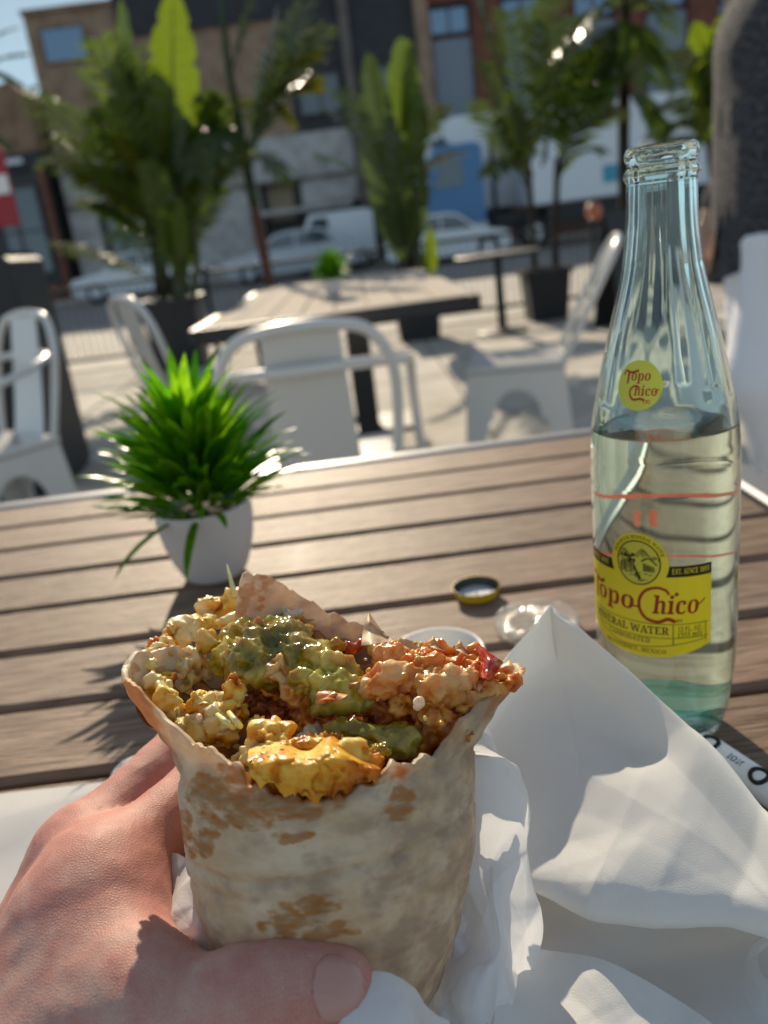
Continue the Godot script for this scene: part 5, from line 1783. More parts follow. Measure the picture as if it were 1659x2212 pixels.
# ---------------------------------------------------------------- paper
# a sheet through a net of points, softly uneven, with straight creases where it was folded and crushed
func sheet(net: Array, nu: int, nv: int, uneven: float, scale: float, seed_: int, sharp := 0.06, creases := 8) -> ArrayMesh:
	var pts := net_points(net, nu, nv)
	var n1 := noise(scale, 3, seed_)
	var r := RandomNumberGenerator.new()
	r.seed = seed_ * 77 + 5
	var folds := []
	for k in creases:
		var c := pts[r.randi() % pts.size()]
		var d := Vector3(r.randf_range(-1, 1), r.randf_range(-0.5, 0.5) * (1.0 if sharp < 0.2 else 0.7), r.randf_range(-1, 1) * (1.0 if sharp < 0.2 else 0.45)).normalized()
		folds.append([c, d, r.randf_range(0.4, 1.0) * sharp * (1 if k % 2 == 0 else -1), r.randf_range(0.012, 0.05)])
	var out := PackedVector3Array()
	out.resize(pts.size())
	for i in nu:
		for j in nv:
			var k := i * nv + j
			var du := pts[mini(i + 1, nu - 1) * nv + j] - pts[maxi(i - 1, 0) * nv + j]
			var dv := pts[i * nv + mini(j + 1, nv - 1)] - pts[i * nv + maxi(j - 1, 0)]
			var n := du.cross(dv).normalized()
			var h := uneven * n1.get_noise_3dv(pts[k] * 1000.0)
			for f in folds:
				var e: Vector3 = pts[k] - f[0]
				var a := absf(e.dot(f[1]))
				h += f[2] * maxf(f[3] * 0.5 - a, 0.0) * maxf(1.0 - e.length() / (f[3] * 2.0), 0.0)
			out[k] = pts[k] + n * h
	var b := MB.new()
	b.grid(out, nu, nv)
	return b.done()

func papers() -> void:
	var g := func(u: float, v: float, h: float) -> Vector3: return on_y(u, v, TABLE + h)
	# the raised flap on the right: a steep rim round a gently sloping middle
	var top := [[1000, 1600, 0.050], [1092, 1432, 0.060], [1168, 1341, 0.067], [1188, 1318, 0.068], [1212, 1336, 0.067], [1372, 1462, 0.056], [1545, 1622, 0.050], [1740, 1862, 0.046]]
	var in1 := [[1010, 1660, 0.044], [1100, 1520, 0.047], [1180, 1440, 0.048], [1202, 1425, 0.048], [1226, 1436, 0.048], [1340, 1545, 0.044], [1490, 1690, 0.042], [1720, 1960, 0.037]]
	var in2 := [[1040, 1750, 0.040], [1130, 1680, 0.040], [1220, 1640, 0.0405], [1244, 1630, 0.0405], [1264, 1636, 0.0405], [1360, 1680, 0.039], [1510, 1800, 0.038], [1720, 2000, 0.034]]
	var in3 := [[1060, 1830, 0.034], [1170, 1830, 0.034], [1260, 1838, 0.034], [1285, 1840, 0.034], [1305, 1842, 0.034], [1400, 1860, 0.034], [1540, 1920, 0.034], [1730, 2020, 0.031]]
	var low := [[1080, 1890, 0.028], [1188, 1940, 0.027], [1275, 1961, 0.027], [1300, 1966, 0.027], [1320, 1969, 0.027], [1410, 1984, 0.027], [1560, 2000, 0.027], [1740, 2030, 0.026]]
	var cur := [[1085, 1886, 0.020], [1192, 1934, 0.018], [1280, 1954, 0.018], [1305, 1958, 0.018], [1325, 1961, 0.018], [1415, 1975, 0.018], [1565, 1990, 0.018], [1745, 2020, 0.018]]
	var net := [[]]
	for q in top:          # the sheet turns down to the table behind its upper edge
		var p: Vector3 = g.call(q[0], q[1], q[2])
		net[0].append(Vector3(p.x + 0.002, TABLE + 0.003, p.z - 0.014))
	for row in [top, in1, in2, in3, low, cur]:
		var r := []
		for q in row:
			r.append(g.call(q[0], q[1], q[2]))
		net.append(r)
	solo("paper_sheet", sheet(net, 240, 190, 0.0003, 0.012, 3, 0.15, 26), M.paper, "large raised flap of white wrapping paper at the right, its corner pointing up", "paper", "white wrapping papers under the burrito")
	# flat sheets on the table under everything
	net = []
	for v in [1880, 2000, 2120, 2260, 2420]:
		var r := []
		for u in [900, 1080, 1260, 1440, 1620, 1800]:
			r.append(g.call(u + (v - 1880) * 0.1, v, 0.0085 + 0.003 * sin(u * 0.011 + v * 0.013)))
		net.append(r)
	solo("paper_sheet", sheet(net, 100, 80, 0.0008, 0.012, 12, 0.12, 12), M.paper, "white paper lying flat in shade at the lower right, under the raised flap", "paper", "white wrapping papers under the burrito")
	net = []
	for q in [[0.0, 0.0185], [0.35, 0.0180], [0.7, 0.017], [1.0, 0.015]]:
		var r := []
		for e in [[1090, 2030], [1195, 2058], [1300, 2076], [1400, 2118], [1500, 2178], [1640, 2290]]:
			r.append(g.call(e[0] - 40 * q[0], e[1] + 300 * q[0], q[1] + 0.002 * sin(e[0] * 0.02)))
		net.append(r)
	solo("paper_sheet", sheet(net, 110, 70, 0.0007, 0.015, 22, 0.16, 14), M.paper, "sunlit white paper edge curving across the bottom right corner", "paper", "white wrapping papers under the burrito")
	net = []
	for row in [[[-120, 1736, 0.006], [0, 1716, 0.007], [120, 1702, 0.008], [236, 1688, 0.010], [340, 1668, 0.012]], [[-120, 1800, 0.006], [20, 1790, 0.008], [140, 1780, 0.009], [250, 1770, 0.010], [350, 1760, 0.010]], [[-120, 1900, 0.006], [20, 1900, 0.006], [140, 1900, 0.006], [260, 1890, 0.006], [360, 1880, 0.006]], [[-120, 2150, 0.003], [20, 2150, 0.003], [140, 2150, 0.003], [260, 2150, 0.003], [360, 2150, 0.003]]]:
		var r := []
		for q in row:
			r.append(g.call(q[0], q[1], q[2]))
		net.append(r)
	solo("paper_sheet", sheet(net, 100, 80, 0.0006, 0.014, 31, 0.05, 8), M.paper, "bright sunlit white paper on the table left of the hand", "paper", "white wrapping papers under the burrito")
	net = []
	for row in [[[226, 1702, 0.011], [240, 1668, 0.020], [262, 1645, 0.026], [300, 1630, 0.028], [350, 1626, 0.024]], [[236, 1730, 0.011], [256, 1690, 0.020], [280, 1668, 0.026], [314, 1652, 0.028], [360, 1650, 0.024]], [[250, 1790, 0.011], [280, 1760, 0.016], [310, 1740, 0.020], [340, 1730, 0.020], [380, 1720, 0.018]]]:
		var r := []
		for q in row:
			r.append(g.call(q[0], q[1], q[2]))
		net.append(r)
	solo("paper_sheet", sheet(net, 50, 40, 0.0005, 0.03, 37, 0.1, 5), M.paper, "small curled paper corner sticking up behind the fingers", "paper", "white wrapping papers under the burrito")
	# the crinkled wrapper the burrito stands in
	var w := thing("burrito_wrapper", "crinkled thin white paper gathered round the foot of the burrito", "wrapper", at(800, 2150, 0.23))
	var piece := func(rows: Array, nu: int, nv: int, c: float, s: float, sd: int, fo: float, many: int) -> void:
		var nt := []
		for row in rows:
			var r := []
			for q in row:
				r.append(at(q[0], q[1], q[2]) - w.position)
			nt.append(r)
		part(w, "fold", sheet(nt, nu, nv, c, s, sd, fo, many), M.waxed_paper)
	piece.call([[[960, 1560, 0.262], [1000, 1570, 0.262], [1030, 1600, 0.262]], [[960, 1660, 0.255], [1020, 1680, 0.252], [1062, 1712, 0.252]], [[950, 1790, 0.250], [1040, 1800, 0.238], [1100, 1836, 0.240]], [[935, 1900, 0.245], [1050, 1910, 0.228], [1146, 1940, 0.230]], [[915, 2010, 0.240], [1060, 2010, 0.220], [1182, 2004, 0.224]], [[890, 2120, 0.234], [1040, 2120, 0.212], [1190, 2110, 0.216]], [[860, 2260, 0.226], [1020, 2270, 0.206], [1196, 2270, 0.206]]], 130, 220, 0.0008, 0.018, 43, 0.34, 60)
	piece.call([[[985, 1640, 0.246], [1012, 1650, 0.242], [1040, 1690, 0.243]], [[985, 1770, 0.243], [1025, 1780, 0.234], [1075, 1800, 0.236]], [[975, 1900, 0.238], [1020, 1900, 0.226], [1060, 1960, 0.228]], [[950, 2030, 0.232], [1010, 2040, 0.217], [1075, 2080, 0.219]], [[915, 2180, 0.224], [990, 2190, 0.205], [1060, 2240, 0.206]]], 90, 170, 0.0006, 0.02, 47, 0.32, 40)
	piece.call([[[560, 2240, 0.196], [700, 2215, 0.193], [800, 2156, 0.191], [850, 2146, 0.190], [920, 2164, 0.191], [975, 2205, 0.194]], [[560, 2300, 0.192], [700, 2280, 0.186], [800, 2240, 0.183], [860, 2230, 0.182], [930, 2250, 0.184], [990, 2290, 0.190]], [[560, 2400, 0.190], [700, 2400, 0.184], [800, 2400, 0.181], [860, 2400, 0.180], [930, 2400, 0.182], [1000, 2400, 0.188]]], 110, 60, 0.0006, 0.02, 53, 0.3, 16)
	piece.call([[[250, 1820, 0.250], [330, 1830, 0.246], [400, 1850, 0.238], [426, 1890, 0.228]], [[260, 1900, 0.244], [340, 1910, 0.237], [410, 1930, 0.226], [448, 1952, 0.214]], [[270, 1990, 0.234], [350, 1990, 0.226], [430, 2000, 0.214], [490, 2012, 0.205]], [[290, 2080, 0.225], [370, 2080, 0.218], [470, 2080, 0.207], [552, 2076, 0.200]], [[300, 2180, 0.218], [380, 2180, 0.212], [480, 2180, 0.205], [580, 2180, 0.201]]], 100, 110, 0.0008, 0.02, 59, 0.4, 24)

# ---------------------------------------------------------------- the burrito
func sphere_net(level: int) -> Array:
	if ico.has(level):
		return ico[level]
	var v := []
	var f := []
	var t := (1.0 + sqrt(5.0)) / 2.0
	for p in [Vector3(-1, t, 0), Vector3(1, t, 0), Vector3(-1, -t, 0), Vector3(1, -t, 0), Vector3(0, -1, t), Vector3(0, 1, t), Vector3(0, -1, -t), Vector3(0, 1, -t), Vector3(t, 0, -1), Vector3(t, 0, 1), Vector3(-t, 0, -1), Vector3(-t, 0, 1)]:
		v.append(p.normalized())
	f = [[0, 11, 5], [0, 5, 1], [0, 1, 7], [0, 7, 10], [0, 10, 11], [1, 5, 9], [5, 11, 4], [11, 10, 2], [10, 7, 6], [7, 1, 8], [3, 9, 4], [3, 4, 2], [3, 2, 6], [3, 6, 8], [3, 8, 9], [4, 9, 5], [2, 4, 11], [6, 2, 10], [8, 6, 7], [9, 8, 1]]
	for l in level:
		var cache := {}
		var g := []
		for q in f:
			var m := []
			for e in [[q[0], q[1]], [q[1], q[2]], [q[2], q[0]]]:
				var key := Vector2i(mini(e[0], e[1]), maxi(e[0], e[1]))
				if not cache.has(key):
					cache[key] = v.size()
					v.append(((v[e[0]] + v[e[1]]) / 2).normalized())
				m.append(cache[key])
			g.append([q[0], m[0], m[2]])
			g.append([q[1], m[1], m[0]])
			g.append([q[2], m[2], m[1]])
			g.append([m[0], m[1], m[2]])
		f = g
	ico[level] = [v, f]
	return ico[level]

# a lump: a ball pushed in and out by noise, coloured from low to high places
func lump(size: Vector3, crag: float, fine: float, freq: float, colors: Array, seed_: int, level := 4) -> ArrayMesh:
	var net := sphere_net(level)
	var big := noise(freq, 4, seed_)
	var ridged := noise(freq * 1.6, 2, seed_ + 50)
	ridged.fractal_type = FastNoiseLite.FRACTAL_RIDGED
	var tone := noise(freq * 1.3, 3, seed_ + 90)
	var b := MB.new()
	var mean := (size.x + size.y + size.z) / 3.0
	for d in net[0]:
		var p: Vector3 = d * size
		var q := p * 1000.0
		var h := big.get_noise_3dv(q)
		var r := ridged.get_noise_3dv(q)
		p += (d as Vector3) * mean * (crag * h + fine * r)
		var t := clampf(0.5 + 0.9 * tone.get_noise_3dv(q) + 0.35 * h, 0.0, 1.0) * (colors.size() - 1)
		var k := mini(int(t), colors.size() - 2)
		b.vert(p, Vector2.ZERO, (colors[k] as Color).lerp(colors[k + 1], t - k))
	for f in net[1]:
		b.tri(f[0], f[1], f[2])
	return b.done()

func tortilla_texture() -> Array:
	var w := 1024
	var hgt := 512
	var n1 := noise(0.010, 4, 61)
	var n2 := noise(0.045, 3, 62)
	var n3 := noise(0.02, 4, 63)
	var cream := Vector3(0.86, 0.755, 0.61)
	var pale := Vector3(0.92, 0.855, 0.75)
	var grey := Vector3(0.70, 0.61, 0.52)
	var brown := Vector3(0.56, 0.36, 0.16)
	var orange := Vector3(0.80, 0.47, 0.16)
	var spots := [[600, 1742, 150, 46], [510, 1700, 70, 40], [470, 1806, 58, 34], [445, 1770, 26, 34], [705, 1720, 80, 40], [862, 1757, 40, 36], [662, 1806, 44, 14], [650, 1968, 62, 40], [700, 1935, 46, 26], [720, 1985, 60, 22], [790, 1702, 90, 20], [640, 1690, 150, 26]]
	var data := PackedByteArray()
	data.resize(w * hgt * 3)
	for y in hgt:
		for x in w:
			var a := TAU * x / w + PI / 2                          # the seam is at the back
			var u := 712.0 + 305.0 * cos(a)
			var v := 1470.0 + 720.0 * 1.12 * float(y) / hgt + 78.0 * maxf(-sin(a), 0.0)
			var front := sin(a) < 0.0
			var g := n1.get_noise_2d(x * cos(0.0), y * 1.4)
			var f := n2.get_noise_2d(x * 0.8, y * 1.6)
			var c := cream.lerp(pale, clampf(0.5 + g * 0.9 + f * 0.4, 0, 1))
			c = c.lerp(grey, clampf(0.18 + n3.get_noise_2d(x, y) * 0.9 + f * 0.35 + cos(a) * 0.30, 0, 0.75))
			var m := 0.0
			if front:
				for s in spots:
					var dx: float = (u - s[0]) / s[2]
					var dy: float = (v - s[1]) / s[3]
					var dd := dx * dx + dy * dy
					if dd < 2.0:
						m = maxf(m, 1.35 - dd)
				m = smoothstep(0.0, 0.85, m - 0.22 + n3.get_noise_2d(x * 1.2 + 400, y * 1.6) * 1.3 + f * 0.35) * minf(m * 3.0, 1.0)
			else:
				m = clampf((n3.get_noise_2d(x * 0.8 + 90, y * 0.8) - 0.18) * 5.0, 0, 0.8)
			c = c.lerp(brown.lerp(orange, clampf(0.25 + f, 0, 0.6)), m * (0.55 + 0.5 * f))
			if v < 1660.0 and front:
				c = c.lerp(orange, clampf((0.35 + n1.get_noise_2d(x * 1.5, y * 1.5 + 300) * 1.4) * (1660.0 - v) / 110.0, 0, 0.55))
			var k := (y * w + x) * 3
			data[k] = int(clampf(c.x, 0, 1) * 255)
			data[k + 1] = int(clampf(c.y, 0, 1) * 255)
			data[k + 2] = int(clampf(c.z, 0, 1) * 255)
	return [ImageTexture.create_from_image(Image.create_from_data(w, hgt, false, Image.FORMAT_RGB8, data))]

func burrito() -> void:
	var top := at(700, 1470, 0.235)
	var foot := at(735, 2190, 0.224)
	var long := (top - foot).length()
	var up := (top - foot).normalized()
	var right := (cam_basis.x - up * cam_basis.x.dot(up)).normalized()
	var fore := right.cross(up)
	var o := thing("burrito", "half eaten breakfast burrito held upright, its torn top full of egg, potato and green salsa", "burrito", foot)
	var ts := [-0.25, -0.05, 0.0, 0.06, 0.125, 0.18, 0.236, 0.32, 0.458, 0.6, 0.736, 0.875, 1.0, 1.07, 1.11]
	var rs := [0.0585, 0.0575, 0.0560, 0.0520, 0.0475, 0.0440, 0.0420, 0.0412, 0.0408, 0.0384, 0.0350, 0.0294, 0.0224, 0.0130, 0.0010]
	var radius := func(t: float) -> float:
		var k := 0
		while k < ts.size() - 2 and t > ts[k + 1]:
			k += 1
		var q: float = clampf((t - ts[k]) / (ts[k + 1] - ts[k]), 0, 1)
		return lerpf(rs[k], rs[k + 1], q * q * (3 - 2 * q) * 0.4 + q * 0.6)
	# torn rim: its height over the rim plane (metres) at angles from the right, going round by the back
	var rim_a := [0, 11, 21, 29, 39, 50, 61, 72, 87, 103, 113, 123, 130, 135, 142, 150, 161, 171, 181, 193, 200, 206, 221, 235, 247, 262, 276, 289, 296, 312, 319, 329, 335, 348, 360]
	var rim_h := [0.0, 0.0005, 0.0035, 0.0055, 0.007, 0.0075, 0.0105, 0.0135, 0.0185, 0.0255, 0.032, 0.0345, 0.034, 0.014, 0.007, 0.008, 0.012, 0.011, 0.0075, 0.004, -0.001, -0.0045, -0.0115, -0.013, -0.0195, -0.0235, -0.0245, -0.022, -0.018, -0.018, -0.016, -0.0105, -0.007, -0.003, 0.0]
	var tear := noise(0.09, 3, 71)
	var rim := func(a: float) -> float:
		var deg := fposmod(rad_to_deg(a), 360.0)
		var k := 0
		while k < rim_a.size() - 2 and deg > rim_a[k + 1]:
			k += 1
		return lerpf(rim_h[k], rim_h[k + 1], (deg - rim_a[k]) / float(rim_a[k + 1] - rim_a[k])) + 0.0024 * tear.get_noise_2d(deg, 0) + 0.0008 * tear.get_noise_2d(deg * 4.0, 9)
	var bumps := noise(0.05, 3, 73)
	var fine := noise(0.22, 2, 74)
	var place := func(a: float, t: float, inset: float) -> Vector3:
		var r: float = (radius as Callable).call(t) - inset
		# the opening is drawn out to two corners, left and right
		var flare := clampf((0.26 - t) / 0.26, 0, 1)
		var depth_squash := 1.0 - flare * 0.23 * (1.0 - pow(absf(cos(a)), 8)) + 0.05 * flare * pow(maxf(cos(a), 0.0), 8)
		var dir := right * cos(a) - fore * sin(a)
		var p := top - up * long * t + dir * r * depth_squash
		var q := p * 1000.0
		var wr := 0.0
		wr += 0.0010 * bumps.get_noise_3dv(q) * clampf(0.35 + t * 4.0, 0.2, 1.0) + 0.00028 * fine.get_noise_3dv(q) * clampf(0.15 + t * 4.0, 0.1, 1.0)
		# a crease sweeping round the middle and lesser ones under it
		for c in [[0.43, 0.05, 0.0013, 0.012], [0.56, -0.03, 0.0006, 0.010], [0.70, 0.04, 0.0007, 0.014], [0.24, 0.02, 0.0012, 0.016]]:
			var y: float = t - c[0] - c[1] * cos(a * 1.3 + 1.0)
			wr -= c[2] * exp(-y * y / (c[3] * c[3]))
		return p + dir * wr
	var nu := 240
	var n_out := 110
	var n_in := 22
	var pts := PackedVector3Array()
	var uvs := PackedVector2Array()
	for i in nu + 1:
		var a := TAU * i / nu + PI / 2
		var t_rim: float = -(rim as Callable).call(a) / long
		for j in n_out:
			var q := float(j) / (n_out - 1)
			var t := lerpf(1.11, t_rim, q)
			pts.append((place as Callable).call(a, t, 0.0))
			uvs.append(Vector2(float(i) / nu, clampf(absf(t) / 1.12 + 0.002, 0.002, 0.998)))
		for j in n_in:
			var q := float(j) / (n_in - 1)
			var t := t_rim + 0.001 + q * 0.30
			pts.append((place as Callable).call(a, t, 0.0016 + 0.0006 * minf(q * 4, 1.0)))
			uvs.append(Vector2(float(i) / nu, clampf(absf(t) / 1.12 + 0.002, 0.002, 0.998)))
	for i in pts.size():
		pts[i] -= foot
	var b := MB.new()
	b.grid(pts, nu + 1, n_out + n_in, false, PackedColorArray(), uvs)
	var tx := tortilla_texture()
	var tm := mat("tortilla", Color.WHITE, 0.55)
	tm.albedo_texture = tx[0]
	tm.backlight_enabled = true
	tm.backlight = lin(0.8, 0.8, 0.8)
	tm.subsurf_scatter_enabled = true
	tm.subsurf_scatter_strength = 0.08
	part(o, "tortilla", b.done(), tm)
	# ---- filling materials
	var wet := func(called: String, rough: float, coat: float, sss: float, through: float) -> StandardMaterial3D:
		var m := mat(called, Color.WHITE, rough)
		m.vertex_color_use_as_albedo = true
		m.clearcoat_enabled = coat > 0
		m.clearcoat = coat
		m.clearcoat_roughness = 0.12
		if sss > 0:
			m.subsurf_scatter_enabled = true
			m.subsurf_scatter_strength = sss
		if through > 0:
			m.backlight_enabled = true
			m.backlight = lin(through, through, through)
		return m
	wet.call("egg", 0.42, 0.15, 0.16, 0.3)
	wet.call("salsa", 0.13, 0.6, 0.3, 0.4)
	wet.call("potato", 0.36, 0.25, 0.22, 0.35)
	wet.call("pepper", 0.15, 1.0, 0.0, 0.6)
	M.egg.metallic_specular = 0.35
	M.salsa.metallic_specular = 0.4
	M.potato.metallic_specular = 0.4
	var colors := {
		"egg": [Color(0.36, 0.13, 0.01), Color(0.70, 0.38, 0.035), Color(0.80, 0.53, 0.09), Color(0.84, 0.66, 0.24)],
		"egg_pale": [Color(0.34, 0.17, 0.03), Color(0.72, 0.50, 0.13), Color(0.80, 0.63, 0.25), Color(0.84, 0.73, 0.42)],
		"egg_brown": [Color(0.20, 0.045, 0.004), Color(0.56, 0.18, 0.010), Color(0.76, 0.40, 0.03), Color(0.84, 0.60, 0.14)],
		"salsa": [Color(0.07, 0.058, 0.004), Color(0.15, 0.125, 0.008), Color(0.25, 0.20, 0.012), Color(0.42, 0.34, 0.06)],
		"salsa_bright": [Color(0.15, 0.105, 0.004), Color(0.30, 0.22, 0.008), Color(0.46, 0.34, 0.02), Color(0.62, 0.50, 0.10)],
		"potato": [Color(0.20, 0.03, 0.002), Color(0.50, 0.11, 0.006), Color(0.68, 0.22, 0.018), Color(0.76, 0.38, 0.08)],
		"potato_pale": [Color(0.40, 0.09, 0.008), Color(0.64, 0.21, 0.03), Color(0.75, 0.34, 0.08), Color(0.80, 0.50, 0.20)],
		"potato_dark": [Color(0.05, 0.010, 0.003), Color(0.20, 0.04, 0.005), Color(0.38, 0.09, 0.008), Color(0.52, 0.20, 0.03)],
		"white": [Color(0.56, 0.42, 0.22), Color(0.72, 0.60, 0.38), Color(0.78, 0.69, 0.50), Color(0.80, 0.74, 0.60)],
		"pepper": [Color(0.30, 0.008, 0.004), Color(0.45, 0.015, 0.006), Color(0.55, 0.03, 0.010), Color(0.6, 0.06, 0.02)],
	}
	var made_of := {"egg": "egg", "egg_pale": "egg", "egg_brown": "egg", "salsa": "salsa", "salsa_bright": "salsa", "potato": "potato", "potato_pale": "potato", "potato_dark": "potato", "white": "potato", "pepper": "pepper"}
	var called := {"egg": "egg_piece", "egg_pale": "egg_piece", "egg_brown": "egg_piece", "salsa": "salsa", "salsa_bright": "salsa", "potato": "potato_piece", "potato_pale": "potato_piece", "potato_dark": "potato_piece", "white": "onion_piece", "pepper": "pepper_piece"}
	# ---- the bed of the filling: a dished, broken floor under the pieces
	var bed := PackedVector3Array()
	var bed_c := PackedColorArray()
	var rough := noise(0.12, 4, 81)
	for i in 90:
		var a := TAU * i / 90
		for j in 24:
			var q := 1.0 - float(j) / 23
			var edge: Vector3 = (place as Callable).call(a, -(rim as Callable).call(a) / long + 0.03, 0.0016)
			edge.y = minf(edge.y, top.y + 0.002)
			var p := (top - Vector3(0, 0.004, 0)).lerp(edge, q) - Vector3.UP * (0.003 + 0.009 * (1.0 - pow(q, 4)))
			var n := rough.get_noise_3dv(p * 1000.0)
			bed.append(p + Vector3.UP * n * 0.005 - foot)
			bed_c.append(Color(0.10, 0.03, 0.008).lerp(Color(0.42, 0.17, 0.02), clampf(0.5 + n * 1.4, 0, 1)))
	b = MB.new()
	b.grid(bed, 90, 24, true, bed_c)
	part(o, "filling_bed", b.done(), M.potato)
	# ---- the pieces: where on the picture's plane of the rim, how high over it (mm), half sizes (mm), kind
	var s := 0.2215
	var pieces := [
		# scrambled egg along the left
		[322, 1430, -1, 40, 26, "egg_pale", 1], [352, 1392, 0, 42, 28, "egg_brown", 2], [398, 1366, 1, 44, 30, "egg_pale", 3], [438, 1352, 0, 38, 30, "egg", 4], [372, 1440, -1, 52, 34, "egg", 5], [352, 1415, 4, 34, 16, "egg_brown", 6],
		[318, 1482, -2, 36, 30, "egg_pale", 7], [350, 1512, -4, 42, 38, "egg_pale", 8], [402, 1470, -5, 40, 44, "egg_pale", 9], [425, 1428, -2, 36, 40, "egg_pale", 10], [385, 1552, -6, 46, 34, "egg_pale", 11], [430, 1590, -8, 44, 30, "egg", 12], [362, 1470, 0, 26, 18, "egg_brown", 13],
		# curds at the back left
		[470, 1306, 3, 52, 26, "egg", 14], [505, 1290, 5, 34, 32, "egg", 15], [452, 1330, 0, 40, 22, "egg_pale", 16], [506, 1338, 2, 56, 18, "egg_pale", 17], [532, 1312, 4, 22, 40, "egg", 18],
		# under the flap
		[588, 1300, 2, 40, 44, "egg_pale", 19], [560, 1290, 1, 30, 40, "potato", 20], [630, 1330, 0, 40, 32, "white", 21], [650, 1350, -2, 44, 30, "potato_pale", 22],
		# green salsa poured over the middle
		[520, 1368, 3, 58, 36, "salsa_bright", 23], [585, 1386, 5, 74, 50, "salsa", 24], [545, 1425, 4, 66, 44, "salsa", 25], [640, 1362, 5, 48, 36, "salsa", 26], [648, 1410, 4, 58, 46, "salsa", 27], [492, 1420, 1, 44, 46, "salsa_bright", 28], [560, 1455, 1, 54, 30, "salsa_bright", 29], [705, 1408, 3, 56, 26, "salsa_bright", 30], [738, 1448, 2, 56, 34, "salsa_bright", 31], [700, 1470, 0, 44, 40, "salsa_bright", 32], [722, 1505, -3, 40, 36, "salsa", 33], [668, 1440, 2, 26, 50, "salsa_bright", 34], [600, 1350, 4, 40, 20, "salsa_bright", 35],
		# pieces under the salsa
		[604, 1452, 2, 32, 36, "potato_pale", 36], [648, 1488, -2, 42, 40, "potato_pale", 37], [690, 1510, -6, 46, 44, "potato", 38], [620, 1540, -12, 70, 56, "potato_dark", 39], [560, 1530, -14, 50, 50, "potato_dark", 40], [700, 1560, -12, 60, 50, "potato", 41], [510, 1470, -4, 30, 34, "egg_pale", 42], [752, 1530, -7, 52, 34, "potato_pale", 43], [690, 1590, -11, 44, 26, "white", 44],
		# middle left: egg with a browned curl standing up
		[446, 1524, -2, 46, 28, "egg", 45], [500, 1500, 2, 20, 46, "egg_brown", 46], [512, 1536, -2, 30, 36, "egg_brown", 47], [442, 1562, -6, 40, 30, "potato_pale", 48], [488, 1560, -4, 36, 24, "egg_pale", 49], [480, 1600, -9, 40, 26, "egg_brown", 50],
		# potatoes on the right
		[822, 1416, 1, 34, 32, "potato_pale", 51], [848, 1424, 2, 40, 36, "potato_pale", 52], [880, 1428, 0, 46, 30, "potato", 53], [915, 1440, 3, 46, 38, "potato", 54], [858, 1474, 2, 72, 30, "potato_pale", 55], [940, 1486, 1, 64, 30, "potato_pale", 56], [992, 1472, 1, 52, 32, "potato_pale", 57], [1030, 1456, 0, 48, 34, "potato", 58], [1076, 1456, -1, 40, 26, "potato_pale", 59], [1000, 1430, -1, 60, 26, "potato", 60],
		[900, 1526, -6, 76, 50, "potato", 61], [845, 1545, -9, 64, 52, "potato_dark", 62], [962, 1535, -4, 48, 42, "potato", 63], [985, 1570, -8, 44, 40, "potato_dark", 64], [800, 1520, -6, 40, 34, "potato", 65], [940, 1590, -11, 60, 34, "potato_dark", 66], [906, 1522, 3, 11, 13, "white", 67], [1100, 1470, -1, 26, 16, "egg_brown", 68], [960, 1410, -2, 50, 24, "potato", 69], [760, 1400, 0, 40, 18, "potato_dark", 70],
		# salsa pooled at the front
		[800, 1598, -7, 94, 36, "salsa", 71], [862, 1610, -7, 54, 32, "salsa", 72], [738, 1606, -8, 50, 30, "salsa", 73], [822, 1626, -5, 24, 16, "salsa_bright", 74],
		# egg and cheese hanging over the front lip
		[585, 1592, -1, 46, 30, "egg_brown", 75], [615, 1612, 0, 46, 20, "egg_brown", 76], [572, 1640, -5, 40, 36, "egg_pale", 77], [672, 1612, 0, 46, 14, "egg_brown", 78], [650, 1646, -4, 88, 28, "egg_brown", 79], [745, 1640, -2, 62, 24, "egg_brown", 80], [782, 1664, -5, 44, 26, "egg_brown", 81], [620, 1668, -7, 70, 22, "egg_brown", 82], [705, 1680, -8, 62, 18, "egg_brown", 83], [540, 1660, -8, 40, 24, "egg_pale", 84], [560, 1560, -2, 34, 20, "egg_pale", 85],
		# egg pushing out over the torn left edge: minus the angle along the rim
		[300, 1446, 3, 26, 20, "egg_pale", 86], [312, 1478, 1, 30, 22, "egg_pale", 87], [332, 1512, -1, 34, 24, "egg", 88], [362, 1548, -4, 38, 24, "egg_pale", 89], [404, 1578, -6, 40, 22, "egg_pale", 90], [452, 1600, -9, 40, 22, "egg", 91], [505, 1625, -13, 40, 22, "egg_pale", 92],
		[318, 1440, 5, 36, 26, "egg_pale", 94], [338, 1475, 4, 36, 26, "egg_pale", 95], [365, 1505, 3, 36, 26, "egg", 96], [345, 1400, 4, 40, 26, "egg_pale", 97],
		[730, 1478, 1, 60, 26, "salsa_bright", 103], [765, 1515, -3, 54, 24, "salsa_bright", 104], [705, 1525, -4, 48, 24, "salsa", 105], [470, 1392, 3, 48, 26, "salsa_bright", 106], [655, 1470, 2, 40, 26, "salsa_bright", 107],
		[895, 1615, -12, 34, 20, "potato", 98], [955, 1580, -9, 34, 20, "potato", 99], [1010, 1530, -4, 30, 20, "potato_pale", 100], [1050, 1492, -1, 30, 20, "potato_pale", 101], [1090, 1470, 1, 26, 16, "potato", 102],
	]
	# most pieces run together into broken masses; a few stay separate on top
	var apart := [6, 13, 46, 52, 55, 56, 67, 74, 78, 81]
